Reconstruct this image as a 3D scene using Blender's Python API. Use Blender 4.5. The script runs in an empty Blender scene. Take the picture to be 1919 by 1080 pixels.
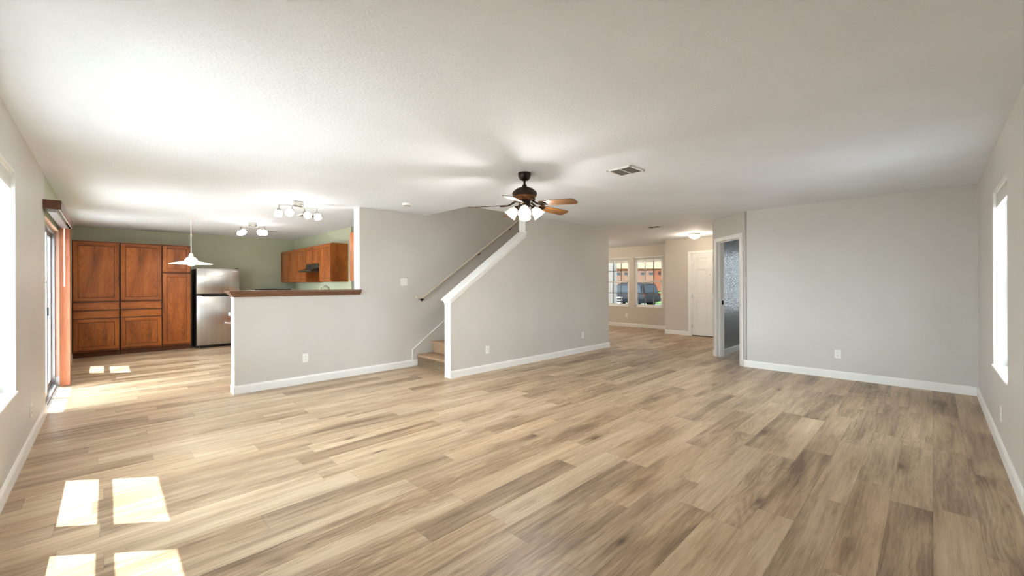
import bpy, bmesh, math, random
from mathutils import Vector, Matrix
random.seed(7)
PI = math.pi
scene = bpy.context.scene
COL = scene.collection

# ------------------------------------------------------------------ camera
F_PX, CY, YAW, ROLL, CAM_H = 772.35, 532.48, 0.7951, -0.0038, 1.3072
fw = Vector((math.cos(YAW), math.sin(YAW), 0)); rt = Vector((math.sin(YAW), -math.cos(YAW), 0)); up = Vector((0, 0, 1))
rt2 = rt * math.cos(ROLL) + up * math.sin(ROLL); up2 = up * math.cos(ROLL) - rt * math.sin(ROLL)
cd = bpy.data.cameras.new('camera'); cam = bpy.data.objects.new('camera', cd); COL.objects.link(cam)
cam.matrix_world = Matrix(((rt2.x, up2.x, -fw.x, 0), (rt2.y, up2.y, -fw.y, 0), (rt2.z, up2.z, -fw.z, CAM_H), (0, 0, 0, 1)))
cd.sensor_width = 36; cd.lens = F_PX / 1919 * 36; cd.shift_y = -(539.5 - CY) / 1919; cd.clip_start = 0.02; cd.clip_end = 400
scene.camera = cam

# ------------------------------------------------------------------ world (bright hazy sky, brighter round the sun), sun, exposure
w = bpy.data.worlds.new('sky'); scene.world = w; w.use_nodes = True
nt = w.node_tree; nt.nodes.clear()
wo = nt.nodes.new('ShaderNodeOutputWorld'); bg = nt.nodes.new('ShaderNodeBackground')
tc = nt.nodes.new('ShaderNodeTexCoord'); dot = nt.nodes.new('ShaderNodeVectorMath'); dot.operation = 'DOT_PRODUCT'
SUN_TRAVEL = Vector((0.417, -0.33, -1.0)).normalized()
dot.inputs[1].default_value = Vector((-0.96, -0.1, 0.25)).normalized()
mr = nt.nodes.new('ShaderNodeMapRange'); mr.interpolation_type = 'SMOOTHSTEP'
mr.inputs['From Min'].default_value = -0.75; mr.inputs['From Max'].default_value = 0.9
SKY_LOW, SKY_HIGH = 3.8, 12.5
mr.inputs['To Min'].default_value = SKY_LOW; mr.inputs['To Max'].default_value = SKY_HIGH
nt.links.new(tc.outputs['Generated'], dot.inputs[0]); nt.links.new(dot.outputs['Value'], mr.inputs['Value'])
nt.links.new(mr.outputs['Result'], bg.inputs['Strength']); bg.inputs['Color'].default_value = (0.84, 0.93, 1.0, 1)
nt.links.new(bg.outputs[0], wo.inputs[0])
sd = bpy.data.lights.new('sun', 'SUN'); sd.energy = 21; sd.angle = math.radians(0.4); sd.color = (.98, .99, 1)
sun = bpy.data.objects.new('sun', sd); COL.objects.link(sun)
sun.rotation_euler = SUN_TRAVEL.to_track_quat('-Z', 'Y').to_euler(); sun.location = (-6, 6, 12)
scene.view_settings.view_transform = 'Standard'; scene.view_settings.look = 'None'
scene.view_settings.gamma = 1; scene.view_settings.use_curve_mapping = False
scene.view_settings.exposure = 1.05
scene.cycles.max_bounces = 14; scene.cycles.diffuse_bounces = 10; scene.cycles.glossy_bounces = 4
scene.cycles.transparent_max_bounces = 16; scene.cycles.sample_clamp_indirect = 6

def portal(name, loc, sx, sz, normal):
    """daylight portal in a window opening: it only guides the sky's own light, it adds none"""
    l = bpy.data.lights.new(name, 'AREA'); l.shape = 'RECTANGLE'; l.size = sx; l.size_y = sz
    o = bpy.data.objects.new(name, l); COL.objects.link(o); o.location = loc
    o.rotation_euler = Vector(normal).to_track_quat('-Z', 'Z' if abs(normal[2]) < .5 else 'Y').to_euler()
    l.cycles.is_portal = True
    return o

# ------------------------------------------------------------------ key dimensions
H = 2.44
XL, YR = -0.457, -0.369          # left and right wall planes
XW = 7.135                       # far wall
YH, YH2 = 5.837, 6.017           # half wall front and back
YS, YS2 = 4.686, 4.816           # stair wall front and back
YK, XK = 11.311, 3.375           # kitchen back wall, kitchen right wall
XE, XF = 10.433, 11.343          # entry wall, front window wall
T = 0.16
XH0, XC = 1.081, 2.62            # half wall start, full height start
XO = 3.74                        # stairwell opening start
XS0, XSF, XS1 = 3.40, 4.91, 7.40 # stair wall start, full height start, end

# ------------------------------------------------------------------ node helpers and materials
def newmat(name):
    m = bpy.data.materials.new(name); m.use_nodes = True
    n = m.node_tree; b = n.nodes['Principled BSDF']
    return m, n, b
def N(n, t, **kw):
    x = n.nodes.new(t)
    for k, v in kw.items():
        if hasattr(x, k): setattr(x, k, v)
    return x
def L(n, a, b): n.links.new(a, b)
def srgb(r, g, b):
    f = lambda c: c / 12.92 if c <= .04045 else ((c + .055) / 1.055) ** 2.4
    return (f(r / 255), f(g / 255), f(b / 255), 1)
def math_(n, op, a, b=None, c=None):
    x = n.nodes.new('ShaderNodeMath'); x.operation = op
    for i, v in enumerate((a, b, c)):
        if v is None: continue
        if isinstance(v, (int, float)): x.inputs[i].default_value = v
        else: L(n, v, x.inputs[i])
    return x.outputs[0]
def ramp(n, fac, stops, interp='LINEAR'):
    r = n.nodes.new('ShaderNodeValToRGB'); r.color_ramp.interpolation = interp
    e = r.color_ramp.elements
    e[0].position, e[0].color = stops[0]; e[1].position, e[1].color = stops[-1]
    for p, c in stops[1:-1]:
        q = e.new(p); q.color = c
    L(n, fac, r.inputs[0]); return r.outputs[0]
def mixc(n, fac, a, b, mode='MIX'):
    x = n.nodes.new('ShaderNodeMix'); x.data_type = 'RGBA'; x.blend_type = mode
    if isinstance(fac, (int, float)): x.inputs[0].default_value = fac
    else: L(n, fac, x.inputs[0])
    for i, v in ((6, a), (7, b)):
        if isinstance(v, tuple): x.inputs[i].default_value = v
        else: L(n, v, x.inputs[i])
    return x.outputs[2]
def mapped(n, scale=(1, 1, 1), loc=(0, 0, 0)):
    t = n.nodes.new('ShaderNodeTexCoord'); m = n.nodes.new('ShaderNodeMapping')
    m.inputs['Scale'].default_value = scale; m.inputs['Location'].default_value = loc
    L(n, t.outputs['Object'], m.inputs[0]); return m.outputs[0]
def noise(n, vec, scale, detail=3, rough=.5, dist=0):
    x = n.nodes.new('ShaderNodeTexNoise'); x.inputs['Scale'].default_value = scale
    x.inputs['Detail'].default_value = detail; x.inputs['Roughness'].default_value = rough
    x.inputs['Distortion'].default_value = dist
    if vec is not None: L(n, vec, x.inputs['Vector'])
    return x.outputs['Fac']
def bump(n, b, h, strength, dist=.01):
    x = n.nodes.new('ShaderNodeBump'); x.inputs['Strength'].default_value = strength; x.inputs['Distance'].default_value = dist
    L(n, h, x.inputs['Height']); L(n, x.outputs[0], b.inputs['Normal'])

def plain(name, col, rough=.5, metal=0, spec=.5, var=.03, bumpy=0, bscale=200):
    m, n, b = newmat(name)
    v = mapped(n); f = noise(n, v, 6, 4)
    lo = tuple(c * (1 - var) for c in col[:3]) + (1,); hi = tuple(min(1, c * (1 + var)) for c in col[:3]) + (1,)
    L(n, ramp(n, f, [(.3, lo), (.7, hi)]), b.inputs['Base Color'])
    b.inputs['Roughness'].default_value = rough; b.inputs['Metallic'].default_value = metal
    b.inputs['Specular IOR Level'].default_value = spec
    if bumpy: bump(n, b, noise(n, v, bscale, 2), bumpy, .002)
    return m
def texwall(name, col, rough=.45, strength=.25, scale=70, dist=.003, spec=.5):
    """orange-peel / knockdown textured paint"""
    m, n, b = newmat(name); v = mapped(n)
    f1 = noise(n, v, scale, 3, .55); f2 = noise(n, v, scale * .35, 2, .5)
    hgt = math_(n, 'ADD', ramp_val(n, f1, .42, .62), math_(n, 'MULTIPLY', f2, .6))
    big = noise(n, v, 1.3, 2)
    lo = tuple(c * .975 for c in col[:3]) + (1,); hi = tuple(min(1, c * 1.02) for c in col[:3]) + (1,)
    L(n, ramp(n, big, [(.35, lo), (.65, hi)]), b.inputs['Base Color'])
    b.inputs['Roughness'].default_value = rough
    b.inputs['Specular IOR Level'].default_value = spec
    bump(n, b, hgt, strength, dist)
    return m
def ramp_val(n, v, a, b_):
    x = n.nodes.new('ShaderNodeMapRange'); x.inputs['From Min'].default_value = a; x.inputs['From Max'].default_value = b_
    L(n, v, x.inputs['Value']); return x.outputs[0]

def wood(name, dark, mid, light, rough=.4, axis='z', scale=1.0, spec=.4):
    """oak: stretched grain, cathedral figure from contour lines of a smooth field, fine pores"""
    m, n, b = newmat(name)
    k = 'xyz'.index(axis)
    def st(cross, along): v = [cross] * 3; v[k] = along; return tuple(q * scale for q in v)
    f1 = noise(n, mapped(n, st(5, .8)), 1, 3, .55, .3)
    fld = noise(n, mapped(n, st(6, 1.1), (3.7, 1.3, 5.1)), 1, 1, .4, .2)
    rg = math_(n, 'FRACT', math_(n, 'MULTIPLY', fld, 16)); rg = math_(n, 'MULTIPLY', math_(n, 'ABSOLUTE', math_(n, 'SUBTRACT', rg, .5)), 2)
    f3 = noise(n, mapped(n, st(190, 7)), 1, 2, .6)
    mixf = math_(n, 'ADD', math_(n, 'MULTIPLY', f1, .75), math_(n, 'MULTIPLY', rg, .08))
    mixf = math_(n, 'ADD', mixf, math_(n, 'MULTIPLY', f3, .16))
    L(n, ramp(n, mixf, [(.33, dark), (.51, mid), (.70, light)]), b.inputs['Base Color'])
    b.inputs['Roughness'].default_value = rough; b.inputs['Specular IOR Level'].default_value = spec
    bump(n, b, f3, .12, .002)
    return m

def floor_mat():
    m, n, b = newmat('vinyl_planks')
    t = n.nodes.new('ShaderNodeTexCoord'); s = n.nodes.new('ShaderNodeSeparateXYZ'); L(n, t.outputs['Object'], s.inputs[0])
    X, Y = s.outputs[0], s.outputs[1]
    W_, LN = .178, 1.22
    ry = math_(n, 'DIVIDE', Y, W_); row = math_(n, 'FLOOR', ry); fy = math_(n, 'SUBTRACT', ry, row)
    wn = n.nodes.new('ShaderNodeTexWhiteNoise'); wn.noise_dimensions = '1D'; L(n, row, wn.inputs['W'])
    rx = math_(n, 'ADD', math_(n, 'DIVIDE', X, LN), math_(n, 'MULTIPLY', wn.outputs['Value'], 7.3)); pk = math_(n, 'FLOOR', rx); fx = math_(n, 'SUBTRACT', rx, pk)
    c = n.nodes.new('ShaderNodeCombineXYZ'); L(n, row, c.inputs[0]); L(n, pk, c.inputs[1])
    w2 = n.nodes.new('ShaderNodeTexWhiteNoise'); w2.noise_dimensions = '2D'; L(n, c.outputs[0], w2.inputs['Vector'])
    rnd = w2.outputs['Value']; sc = n.nodes.new('ShaderNodeSeparateColor'); L(n, w2.outputs['Color'], sc.inputs[0])
    # local plank coordinates, shifted at random so no two planks repeat
    px = math_(n, 'ADD', X, math_(n, 'MULTIPLY', rnd, 37.0)); py = math_(n, 'ADD', Y, math_(n, 'MULTIPLY', sc.outputs[0], 53.0))
    def vec(ax, ay, z=None):
        q = n.nodes.new('ShaderNodeCombineXYZ'); L(n, math_(n, 'MULTIPLY', px, ax), q.inputs[0]); L(n, math_(n, 'MULTIPLY', py, ay), q.inputs[1])
        return q.outputs[0]
    broad = noise(n, vec(1.1, 9.0), 1, 4, .55, .6)          # wide light/dark bands along the plank
    streak = noise(n, vec(1.5, 46.0), 1, 5, .65, .5)          # grain lines
    fine = noise(n, vec(9, 260.0), 1, 2, .6)
    fig = noise(n, vec(.95, 8.0), 1, .6, .4, .12)
    rings = math_(n, 'FRACT', math_(n, 'MULTIPLY', fig, 17)) # contour lines of a smooth field = cathedral figure
    rings = math_(n, 'ABSOLUTE', math_(n, 'SUBTRACT', rings, .5))
    rings = math_(n, 'MULTIPLY', rings, 2)
    vo = n.nodes.new('ShaderNodeTexVoronoi'); vo.inputs['Scale'].default_value = 1; L(n, vec(1.3, 4.2), vo.inputs['Vector'])
    knot = ramp_val(n, vo.outputs['Distance'], .10, .02); halo = ramp_val(n, vo.outputs['Distance'], .30, .03)
    vs = n.nodes.new('ShaderNodeSeparateColor'); L(n, vo.outputs['Color'], vs.inputs[0])
    gate = math_(n, 'GREATER_THAN', vs.outputs[0], .60)
    knot = math_(n, 'MULTIPLY', knot, gate); halo = math_(n, 'MULTIPLY', halo, gate)
    v = math_(n, 'ADD', math_(n, 'ADD', math_(n, 'MULTIPLY', broad, .46), .07), math_(n, 'MULTIPLY', streak, .36))
    figm = ramp_val(n, sc.outputs[2], .35, .8)
    v = math_(n, 'ADD', v, math_(n, 'MULTIPLY', math_(n, 'MULTIPLY', math_(n, 'SUBTRACT', rings, .5), figm), .07))
    v = math_(n, 'ADD', v, math_(n, 'MULTIPLY', math_(n, 'SUBTRACT', fine, .5), .24))
    v = math_(n, 'ADD', v, math_(n, 'MULTIPLY', math_(n, 'SUBTRACT', rnd, .5), .16))
    v = math_(n, 'SUBTRACT', v, math_(n, 'MULTIPLY', halo, .12))
    base = ramp(n, v, [(.29, srgb(110, 88, 66)), (.41, srgb(156, 132, 105)), (.50, srgb(181, 157, 128)), (.60, srgb(200, 178, 149)), (.72, srgb(218, 199, 172))])
    base = mixc(n, math_(n, 'MULTIPLY', knot, .8), base, srgb(72, 52, 38))
    tint = ramp(n, sc.outputs[1], [(0, (1.0, .95, .90, 1)), (1, (.99, 1.0, 1.02, 1))])
    base = mixc(n, .7, base, tint, 'MULTIPLY')
    ey = math_(n, 'MINIMUM', fy, math_(n, 'SUBTRACT', 1, fy)); ex = math_(n, 'MINIMUM', fx, math_(n, 'SUBTRACT', 1, fx))
    seam = math_(n, 'MAXIMUM', math_(n, 'LESS_THAN', ey, .007), math_(n, 'LESS_THAN', ex, .0011))
    base = mixc(n, math_(n, 'MULTIPLY', seam, .35), base, srgb(70, 52, 38))
    L(n, base, b.inputs['Base Color'])
    L(n, math_(n, 'ADD', .30, math_(n, 'MULTIPLY', streak, .18)), b.inputs['Roughness'])
    b.inputs['Specular IOR Level'].default_value = .42
    hgt = math_(n, 'SUBTRACT', math_(n, 'ADD', math_(n, 'MULTIPLY', fine, .3), math_(n, 'MULTIPLY', streak, .4)), seam)
    bump(n, b, hgt, .18, .0015)
    return m

def glass_mat(name='window_glass', tint=(.97, .99, .985, 1)):
    m = bpy.data.materials.new(name); m.use_nodes = True; n = m.node_tree; n.nodes.clear()
    o = n.nodes.new('ShaderNodeOutputMaterial'); tr = n.nodes.new('ShaderNodeBsdfTransparent'); g = n.nodes.new('ShaderNodeBsdfGlossy')
    tr.inputs[0].default_value = tint; g.inputs['Roughness'].default_value = .02
    fr = n.nodes.new('ShaderNodeFresnel'); fr.inputs[0].default_value = 1.35
    mx = n.nodes.new('ShaderNodeMixShader'); L(n, math_(n, 'MULTIPLY', fr.outputs[0], .6), mx.inputs[0]); L(n, tr.outputs[0], mx.inputs[1]); L(n, g.outputs[0], mx.inputs[2])
    L(n, mx.outputs[0], o.inputs[0]); return m
def glow(name, col, strength, base=(.9, .88, .82, 1)):
    m, n, b = newmat(name); b.inputs['Base Color'].default_value = base; b.inputs['Roughness'].default_value = .3
    b.inputs['Emission Color'].default_value = col; b.inputs['Emission Strength'].default_value = strength
    f = noise(n, mapped(n), 30, 2); L(n, ramp(n, f, [(0, tuple(c * .96 for c in base[:3]) + (1,)), (1, base)]), b.inputs['Base Color'])
    return m
def steel_mat():
    m, n, b = newmat('brushed_steel'); v = mapped(n, (300, 300, 2)); f = noise(n, v, 1, 2)
    v2 = mapped(n, (7, 1, .15)); g = noise(n, v2, 1, 2)
    L(n, ramp(n, math_(n, 'ADD', math_(n, 'MULTIPLY', f, .3), math_(n, 'MULTIPLY', g, .7)), [(.3, (.42, .41, .39, 1)), (.7, (.62, .60, .57, 1))]), b.inputs['Base Color'])
    b.inputs['Metallic'].default_value = 1; b.inputs['Roughness'].default_value = .3
    b.inputs['Anisotropic'].default_value = .6
    bump(n, b, f, .05, .001); return m

M = {}
M['floor'] = floor_mat()
M['grey'] = texwall('grey_paint', srgb(207, 204, 199))
M['ceil'] = texwall('ceiling_texture', srgb(236, 242, 249), .7, .3, 55, .004)
M['green'] = texwall('sage_green_paint', srgb(186, 191, 165))
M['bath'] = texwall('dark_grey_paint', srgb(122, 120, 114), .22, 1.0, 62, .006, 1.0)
M['tan'] = texwall('foyer_paint', srgb(207, 200, 190))
M['trim'] = plain('white_trim', srgb(240, 240, 238), .35, var=.01)
M['white'] = plain('white_plastic', srgb(238, 238, 234), .4, var=.01)
M['dslot'] = plain('socket_slots', srgb(60, 58, 55), .5)
M['oak'] = wood('cabinet_oak', srgb(104, 52, 18), srgb(152, 82, 30), srgb(184, 110, 48), .38, 'z')
M['oakh'] = wood('cabinet_oak_horizontal', srgb(104, 52, 18), srgb(152, 82, 30), srgb(184, 110, 48), .38, 'x')
M['oaky'] = wood('cabinet_oak_side', srgb(112, 58, 24), srgb(158, 88, 38), srgb(190, 118, 56), .38, 'y')
M['oakdark'] = wood('toe_kick_gap_shade_oak', srgb(70, 36, 18), srgb(98, 54, 28), srgb(120, 70, 38), .5, 'x')  # dark oak of the toe kick, also used as painted gap shade
M['gap'] = plain('cabinet_shadow_gap', srgb(48, 28, 16), .8)
M['ledge'] = wood('brown_ledge_wood', srgb(88, 60, 44), srgb(122, 88, 66), srgb(146, 110, 86), .35, 'x')
M['vane'] = wood('brown_vane_wood', srgb(128, 72, 48), srgb(158, 94, 64), srgb(176, 110, 78), .45, 'z')
M['valw'] = wood('valance_wood', srgb(84, 54, 40), srgb(112, 76, 58), srgb(134, 96, 76), .3, 'y')
M['steel'] = steel_mat()
M['black'] = plain('black_plastic', srgb(24, 24, 24), .35)
M['charcoal'] = plain('fridge_side', srgb(30, 30, 31), .45)
M['chrome'] = plain('satin_nickel', srgb(176, 172, 164), .25, 1)
M['alu'] = plain('mill_aluminium', srgb(176, 178, 180), .35, .9)
M['bronze'] = plain('dark_bronze', srgb(52, 42, 36), .35, .7, bumpy=.1)
M['bronzehi'] = plain('rubbed_bronze', srgb(128, 88, 62), .35, .7)
M['blade'] = wood('walnut_blade', srgb(74, 46, 18), srgb(108, 70, 28), srgb(134, 92, 42), .45, 'x')
M['carpet'] = plain('tan_carpet', srgb(178, 148, 120), .95, var=.12, bumpy=1.0, bscale=320)
M['riserv'] = wood('grey_brown_riser', srgb(110, 92, 72), srgb(140, 120, 96), srgb(160, 140, 114), .5, 'y')
M['glass'] = glass_mat()
M['tint'] = glass_mat('dimming_window_glass', (.36, .36, .35, 1))  # dark tint added to tone down the bright street outside
M['peach'] = plain('jamb_bounce_tint', srgb(222, 184, 162), .6)  # light bounced off the brown blinds, put into the colour
M['alab'] = glow('lit_alabaster_glass', (1, .80, .55, 1), .8)
M['frost'] = glow('lit_frosted_glass', (1, .96, .91, 1), 2.2)
M['bowl'] = glow('lit_bowl_glass', (1, .86, .68, 1), 2.5)
M['dish'] = glow('pendant_dish_glass', (1, .93, .80, 1), .25, srgb(236, 230, 216))
M['rail'] = plain('cream_rail_paint', srgb(205, 196, 180), .35)
M['counter'] = plain('counter_laminate', srgb(196, 188, 172), .35, bumpy=.02)
M['hood'] = plain('black_hood_enamel', srgb(28, 30, 28), .25)
M['muntin'] = plain('grey_muntin', srgb(128, 128, 126), .5)
M['dark'] = plain('vent_dark', srgb(88, 86, 80), .7)
# outdoors
M['grass'] = plain('lawn_grass', srgb(104, 150, 78), .9, var=.25, bumpy=.6, bscale=30)
M['conc'] = plain('concrete', srgb(172, 169, 164), .85, var=.06)
M['asph'] = plain('asphalt', srgb(116, 116, 118), .9, var=.06)
M['siding'] = plain('peach_siding', srgb(226, 200, 178), .8)
M['porch'] = plain('porch_siding', srgb(200, 198, 192), .8, var=.05)
M['gdoor'] = plain('garage_door_paint', srgb(180, 132, 120), .6)
M['carp'] = plain('navy_car_paint', srgb(30, 35, 44), .2)
M['cargl'] = plain('car_glass', srgb(58, 72, 84), .08)
M['tyre'] = plain('tyre_rubber', srgb(36, 36, 38), .8)
M['rim'] = plain('alloy_rim', srgb(196, 198, 200), .3, .5)
M['tail'] = plain('tail_lamp_red', srgb(170, 40, 36), .3)
M['roof'] = plain('roof_shingle', srgb(120, 108, 98), .9, var=.2)
def brick_mat():
    m, n, b = newmat('red_brick'); br = n.nodes.new('ShaderNodeTexBrick'); tq = n.nodes.new('ShaderNodeTexCoord'); sq = n.nodes.new('ShaderNodeSeparateXYZ'); cq = n.nodes.new('ShaderNodeCombineXYZ')
    L(n, tq.outputs['Object'], sq.inputs[0]); L(n, sq.outputs[0], cq.inputs[0]); L(n, sq.outputs[2], cq.inputs[1]); L(n, cq.outputs[0], br.inputs['Vector'])
    br.inputs['Color1'].default_value = srgb(176, 84, 64); br.inputs['Color2'].default_value = srgb(160, 72, 56); br.inputs['Mortar'].default_value = srgb(206, 170, 150)
    br.inputs['Scale'].default_value = 2.2; L(n, br.outputs[0], b.inputs['Base Color']); b.inputs['Roughness'].default_value = .9
    return m
M['brick'] = brick_mat()

# ------------------------------------------------------------------ mesh helpers
def add_box(bm, x0, x1, y0, y1, z0, z1, mi=0, bev=0):
    x0, x1 = sorted((x0, x1)); y0, y1 = sorted((y0, y1)); z0, z1 = sorted((z0, z1))
    t = bmesh.new()
    vs = [t.verts.new((x, y, z)) for x in (x0, x1) for y in (y0, y1) for z in (z0, z1)]
    for f in ((0, 1, 3, 2), (4, 6, 7, 5), (0, 4, 5, 1), (2, 3, 7, 6), (0, 2, 6, 4), (1, 5, 7, 3)):
        t.faces.new([vs[i] for i in f])
    if bev: bmesh.ops.bevel(t, geom=t.edges[:], offset=bev, segments=2, affect='EDGES', profile=.5)
    merge(bm, t, mi)
def merge(bm, t, mi=0, mat=None):
    bmesh.ops.recalc_face_normals(t, faces=t.faces[:])
    if mat is not None: bmesh.ops.transform(t, matrix=mat, verts=t.verts[:])
    vm = {v: bm.verts.new(v.co) for v in t.verts}
    for f in t.faces:
        try: g = bm.faces.new([vm[v] for v in f.verts]); g.material_index = mi
        except ValueError: pass
    t.free()
def add_prism(bm, pts, axis, a0, a1, mi=0, bev=0):
    """closed 2D outline pushed along an axis; pts are (y,z) for x, (x,z) for y, (x,y) for z"""
    t = bmesh.new()
    def P(p, a): return {'x': (a, p[0], p[1]), 'y': (p[0], a, p[1]), 'z': (p[0], p[1], a)}[axis]
    A = [t.verts.new(P(p, a0)) for p in pts]; B = [t.verts.new(P(p, a1)) for p in pts]
    t.faces.new(A); t.faces.new(B[::-1])
    for i in range(len(pts)):
        j = (i + 1) % len(pts); t.faces.new((A[i], B[i], B[j], A[j]))
    if bev: bmesh.ops.bevel(t, geom=t.edges[:], offset=bev, segments=2, affect='EDGES', profile=.5)
    merge(bm, t, mi)
def add_lathe(bm, prof, c=(0, 0, 0), seg=24, mi=0, mat=None):
    t = bmesh.new(); rings = []
    for r, z in prof:
        if r < 1e-5: rings.append([t.verts.new((0, 0, z))])
        else: rings.append([t.verts.new((r * math.cos(2 * PI * k / seg), r * math.sin(2 * PI * k / seg), z)) for k in range(seg)])
    for a, b in zip(rings, rings[1:]):
        for k in range(seg):
            j = (k + 1) % seg
            if len(a) == 1 and len(b) == 1: continue
            if len(a) == 1: t.faces.new((a[0], b[k], b[j]))
            elif len(b) == 1: t.faces.new((a[k], a[j], b[0]))
            else: t.faces.new((a[k], a[j], b[j], b[k]))
    mm = Matrix.Translation(c) @ (mat if mat is not None else Matrix.Identity(4))
    bmesh.ops.transform(t, matrix=mm, verts=t.verts[:]); merge(bm, t, mi)
def add_tube(bm, pts, r, seg=10, mi=0):
    pts = [Vector(p) for p in pts]; t = bmesh.new(); rings = []
    for i, p in enumerate(pts):
        d = (pts[min(i + 1, len(pts) - 1)] - pts[max(i - 1, 0)]).normalized()
        a = d.orthogonal().normalized() if abs(d.z) > .95 else d.cross(Vector((0, 0, 1))).normalized()
        b = d.cross(a).normalized(); rr = r[i] if isinstance(r, (list, tuple)) else r
        rings.append([t.verts.new(p + (a * math.cos(2 * PI * k / seg) + b * math.sin(2 * PI * k / seg)) * rr) for k in range(seg)])
    for A, B in zip(rings, rings[1:]):
        for k in range(seg): t.faces.new((A[k], A[(k + 1) % seg], B[(k + 1) % seg], B[k]))
    t.faces.new(rings[0][::-1]); t.faces.new(rings[-1]); merge(bm, t, mi)
def add_sweep(bm, path, prof, mi=0):
    """profile (offset to the left of travel, z) swept along a mitred 2D path"""
    t = bmesh.new(); rings = []; n = len(path); P = [Vector(p) for p in path]
    for i in range(n):
        d0 = (P[i] - P[i - 1]).normalized() if i else (P[1] - P[0]).normalized()
        d1 = (P[i + 1] - P[i]).normalized() if i < n - 1 else d0
        n0 = Vector((-d0.y, d0.x)); n1 = Vector((-d1.y, d1.x)); m = (n0 + n1).normalized(); k = 1 / max(.3, m.dot(n0))
        rings.append([t.verts.new((P[i].x + m.x * k * o, P[i].y + m.y * k * o, z)) for o, z in prof])
    for A, B in zip(rings, rings[1:]):
        for k in range(len(prof)):
            j = (k + 1) % len(prof); t.faces.new((A[k], B[k], B[j], A[j]))
    t.faces.new(rings[0]); t.faces.new(rings[-1][::-1]); merge(bm, t, mi)
def obj(name, bm, mats, parent=None, smooth=None, kind=None, label=None, cat=None, group=None, loc=None):
    me = bpy.data.meshes.new(name); bm.to_mesh(me); bm.free()
    for m_ in (mats if isinstance(mats, (list, tuple)) else [mats]): me.materials.append(M[m_])
    if smooth:
        for p in me.polygons: p.use_smooth = True
        me.set_sharp_from_angle(angle=math.radians(smooth))
    o = bpy.data.objects.new(name, me); COL.objects.link(o)
    if parent is not None: o.parent = parent
    if loc is not None: o.location = loc
    tag(o, label, cat, group, kind); return o
def tag(o, label=None, cat=None, group=None, kind=None):
    if label: o['label'] = label
    if cat: o['category'] = cat
    if group: o['group'] = group
    if kind: o['kind'] = kind
def empty(name, loc, label, cat, group=None, rz=0, kind=None):
    o = bpy.data.objects.new(name, None); COL.objects.link(o); o.location = loc; o.rotation_euler = (0, 0, rz)
    o.empty_display_size = .1; tag(o, label, cat, group, kind); return o
def copy_tree(o, parent=None, loc=None, rz=None, label=None):
    c = o.copy(); COL.objects.link(c); c.parent = parent
    if loc is not None: c.location = loc
    if rz is not None: c.rotation_euler = (0, 0, rz)
    if label: c['label'] = label
    for ch in list(o.children): copy_tree(ch, c)
    return c
def NB(): return bmesh.new()
def boxes(name, lst, mats, **kw):
    bm = NB()
    for b in lst: add_box(bm, *b)
    return obj(name, bm, mats, **kw)
S = 'structure'

def lamp(loc, energy, col, parent, r=.03, name='bulb_light'):
    l = bpy.data.lights.new(name, 'POINT'); l.energy = energy; l.color = col; l.shadow_soft_size = r
    o = bpy.data.objects.new(name, l); COL.objects.link(o); o.location = loc; o.parent = parent; return o


# ------------------------------------------------------------------ shell
def wall_x(name, xa, xb, y0, y1, z0, z1, holes, mat, label):
    """wall slab between x=xa and x=xb running along y with rectangular holes (y0,y1,z0,z1)"""
    bm = NB(); cur = y0
    for a, b, c, d in sorted(holes):
        if a > cur: add_box(bm, xa, xb, cur, a, z0, z1)
        if c > z0: add_box(bm, xa, xb, a, b, z0, c)
        if d < z1: add_box(bm, xa, xb, a, b, d, z1)
        cur = b
    if cur < y1: add_box(bm, xa, xb, cur, y1, z0, z1)
    return obj(name, bm, mat, kind=S, label=label, cat='wall')
def wall_y(name, ya, yb, x0, x1, z0, z1, holes, mat, label):
    bm = NB(); cur = x0
    for a, b, c, d in sorted(holes):
        if a > cur: add_box(bm, cur, a, ya, yb, z0, z1)
        if c > z0: add_box(bm, a, b, ya, yb, z0, c)
        if d < z1: add_box(bm, a, b, ya, yb, d, z1)
        cur = b
    if cur < x1: add_box(bm, cur, x1, ya, yb, z0, z1)
    return obj(name, bm, mat, kind=S, label=label, cat='wall')

YGR = 6.31     # grey paint changes to green on the left wall
WL = (2.44, 4.45, .577, 2.10); DL = (6.35, 8.07, 0, 2.03); KW = (9.02, 9.93, .577, 2.10)
WR = (4.50, 5.465, .597, 2.085)
FW1 = (5.40, 6.307, .62, 2.115); FW2 = (6.468, 7.375, .62, 2.115); FD = (3.33, 4.24, 0, 2.055)
BW = (1.45, 2.5, .62, 2.1)
XO_ = XF + T
boxes('floor', [(XL - T, XO_, YR - T, YK + T, -.12, 0)], 'floor', kind=S, label='light oak coloured vinyl plank floor running through all rooms', cat='floor')
boxes('ceiling', [(XL - T, XO, YR - T, YK + T, H, H + .22), (XO, XO_, YR - T, YS, H, H + .22), (XO, XO_, YH + .09, YK + T, H, H + .22), (7.27, XO_, YS, YH + .09, H, H + .22)],
      'ceil', kind=S, label='white textured flat ceiling', cat='ceiling')
wall_x('wall_left', XL - T, XL, YR - T, YGR, 0, H, [WL, (DL[0] - .04, YGR, 0, DL[3])][:1], 'grey', 'grey wall with the window at the left edge of the view')
wall_x('wall_kitchen_left', XL - T, XL, YGR, YK + T, 0, H, [DL, KW], 'green', 'pale green wall round the sliding glass door')
wall_y('wall_right', YR - T, YR, XL, XO_, 0, H, [(WR[0], WR[1], WR[2], WR[3])], 'grey', 'grey wall with a narrow looking window at the right edge')
wall_x('wall_far', XW, XW + .115, YR, 2.03, 0, H, [], 'grey', 'grey blank wall facing the camera on the right')
wall_y('wall_kitchen_back', YK, YK + T, XL, XK + .13, 0, H, [], 'green', 'sage green wall behind the tall cabinets and refrigerator')
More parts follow.
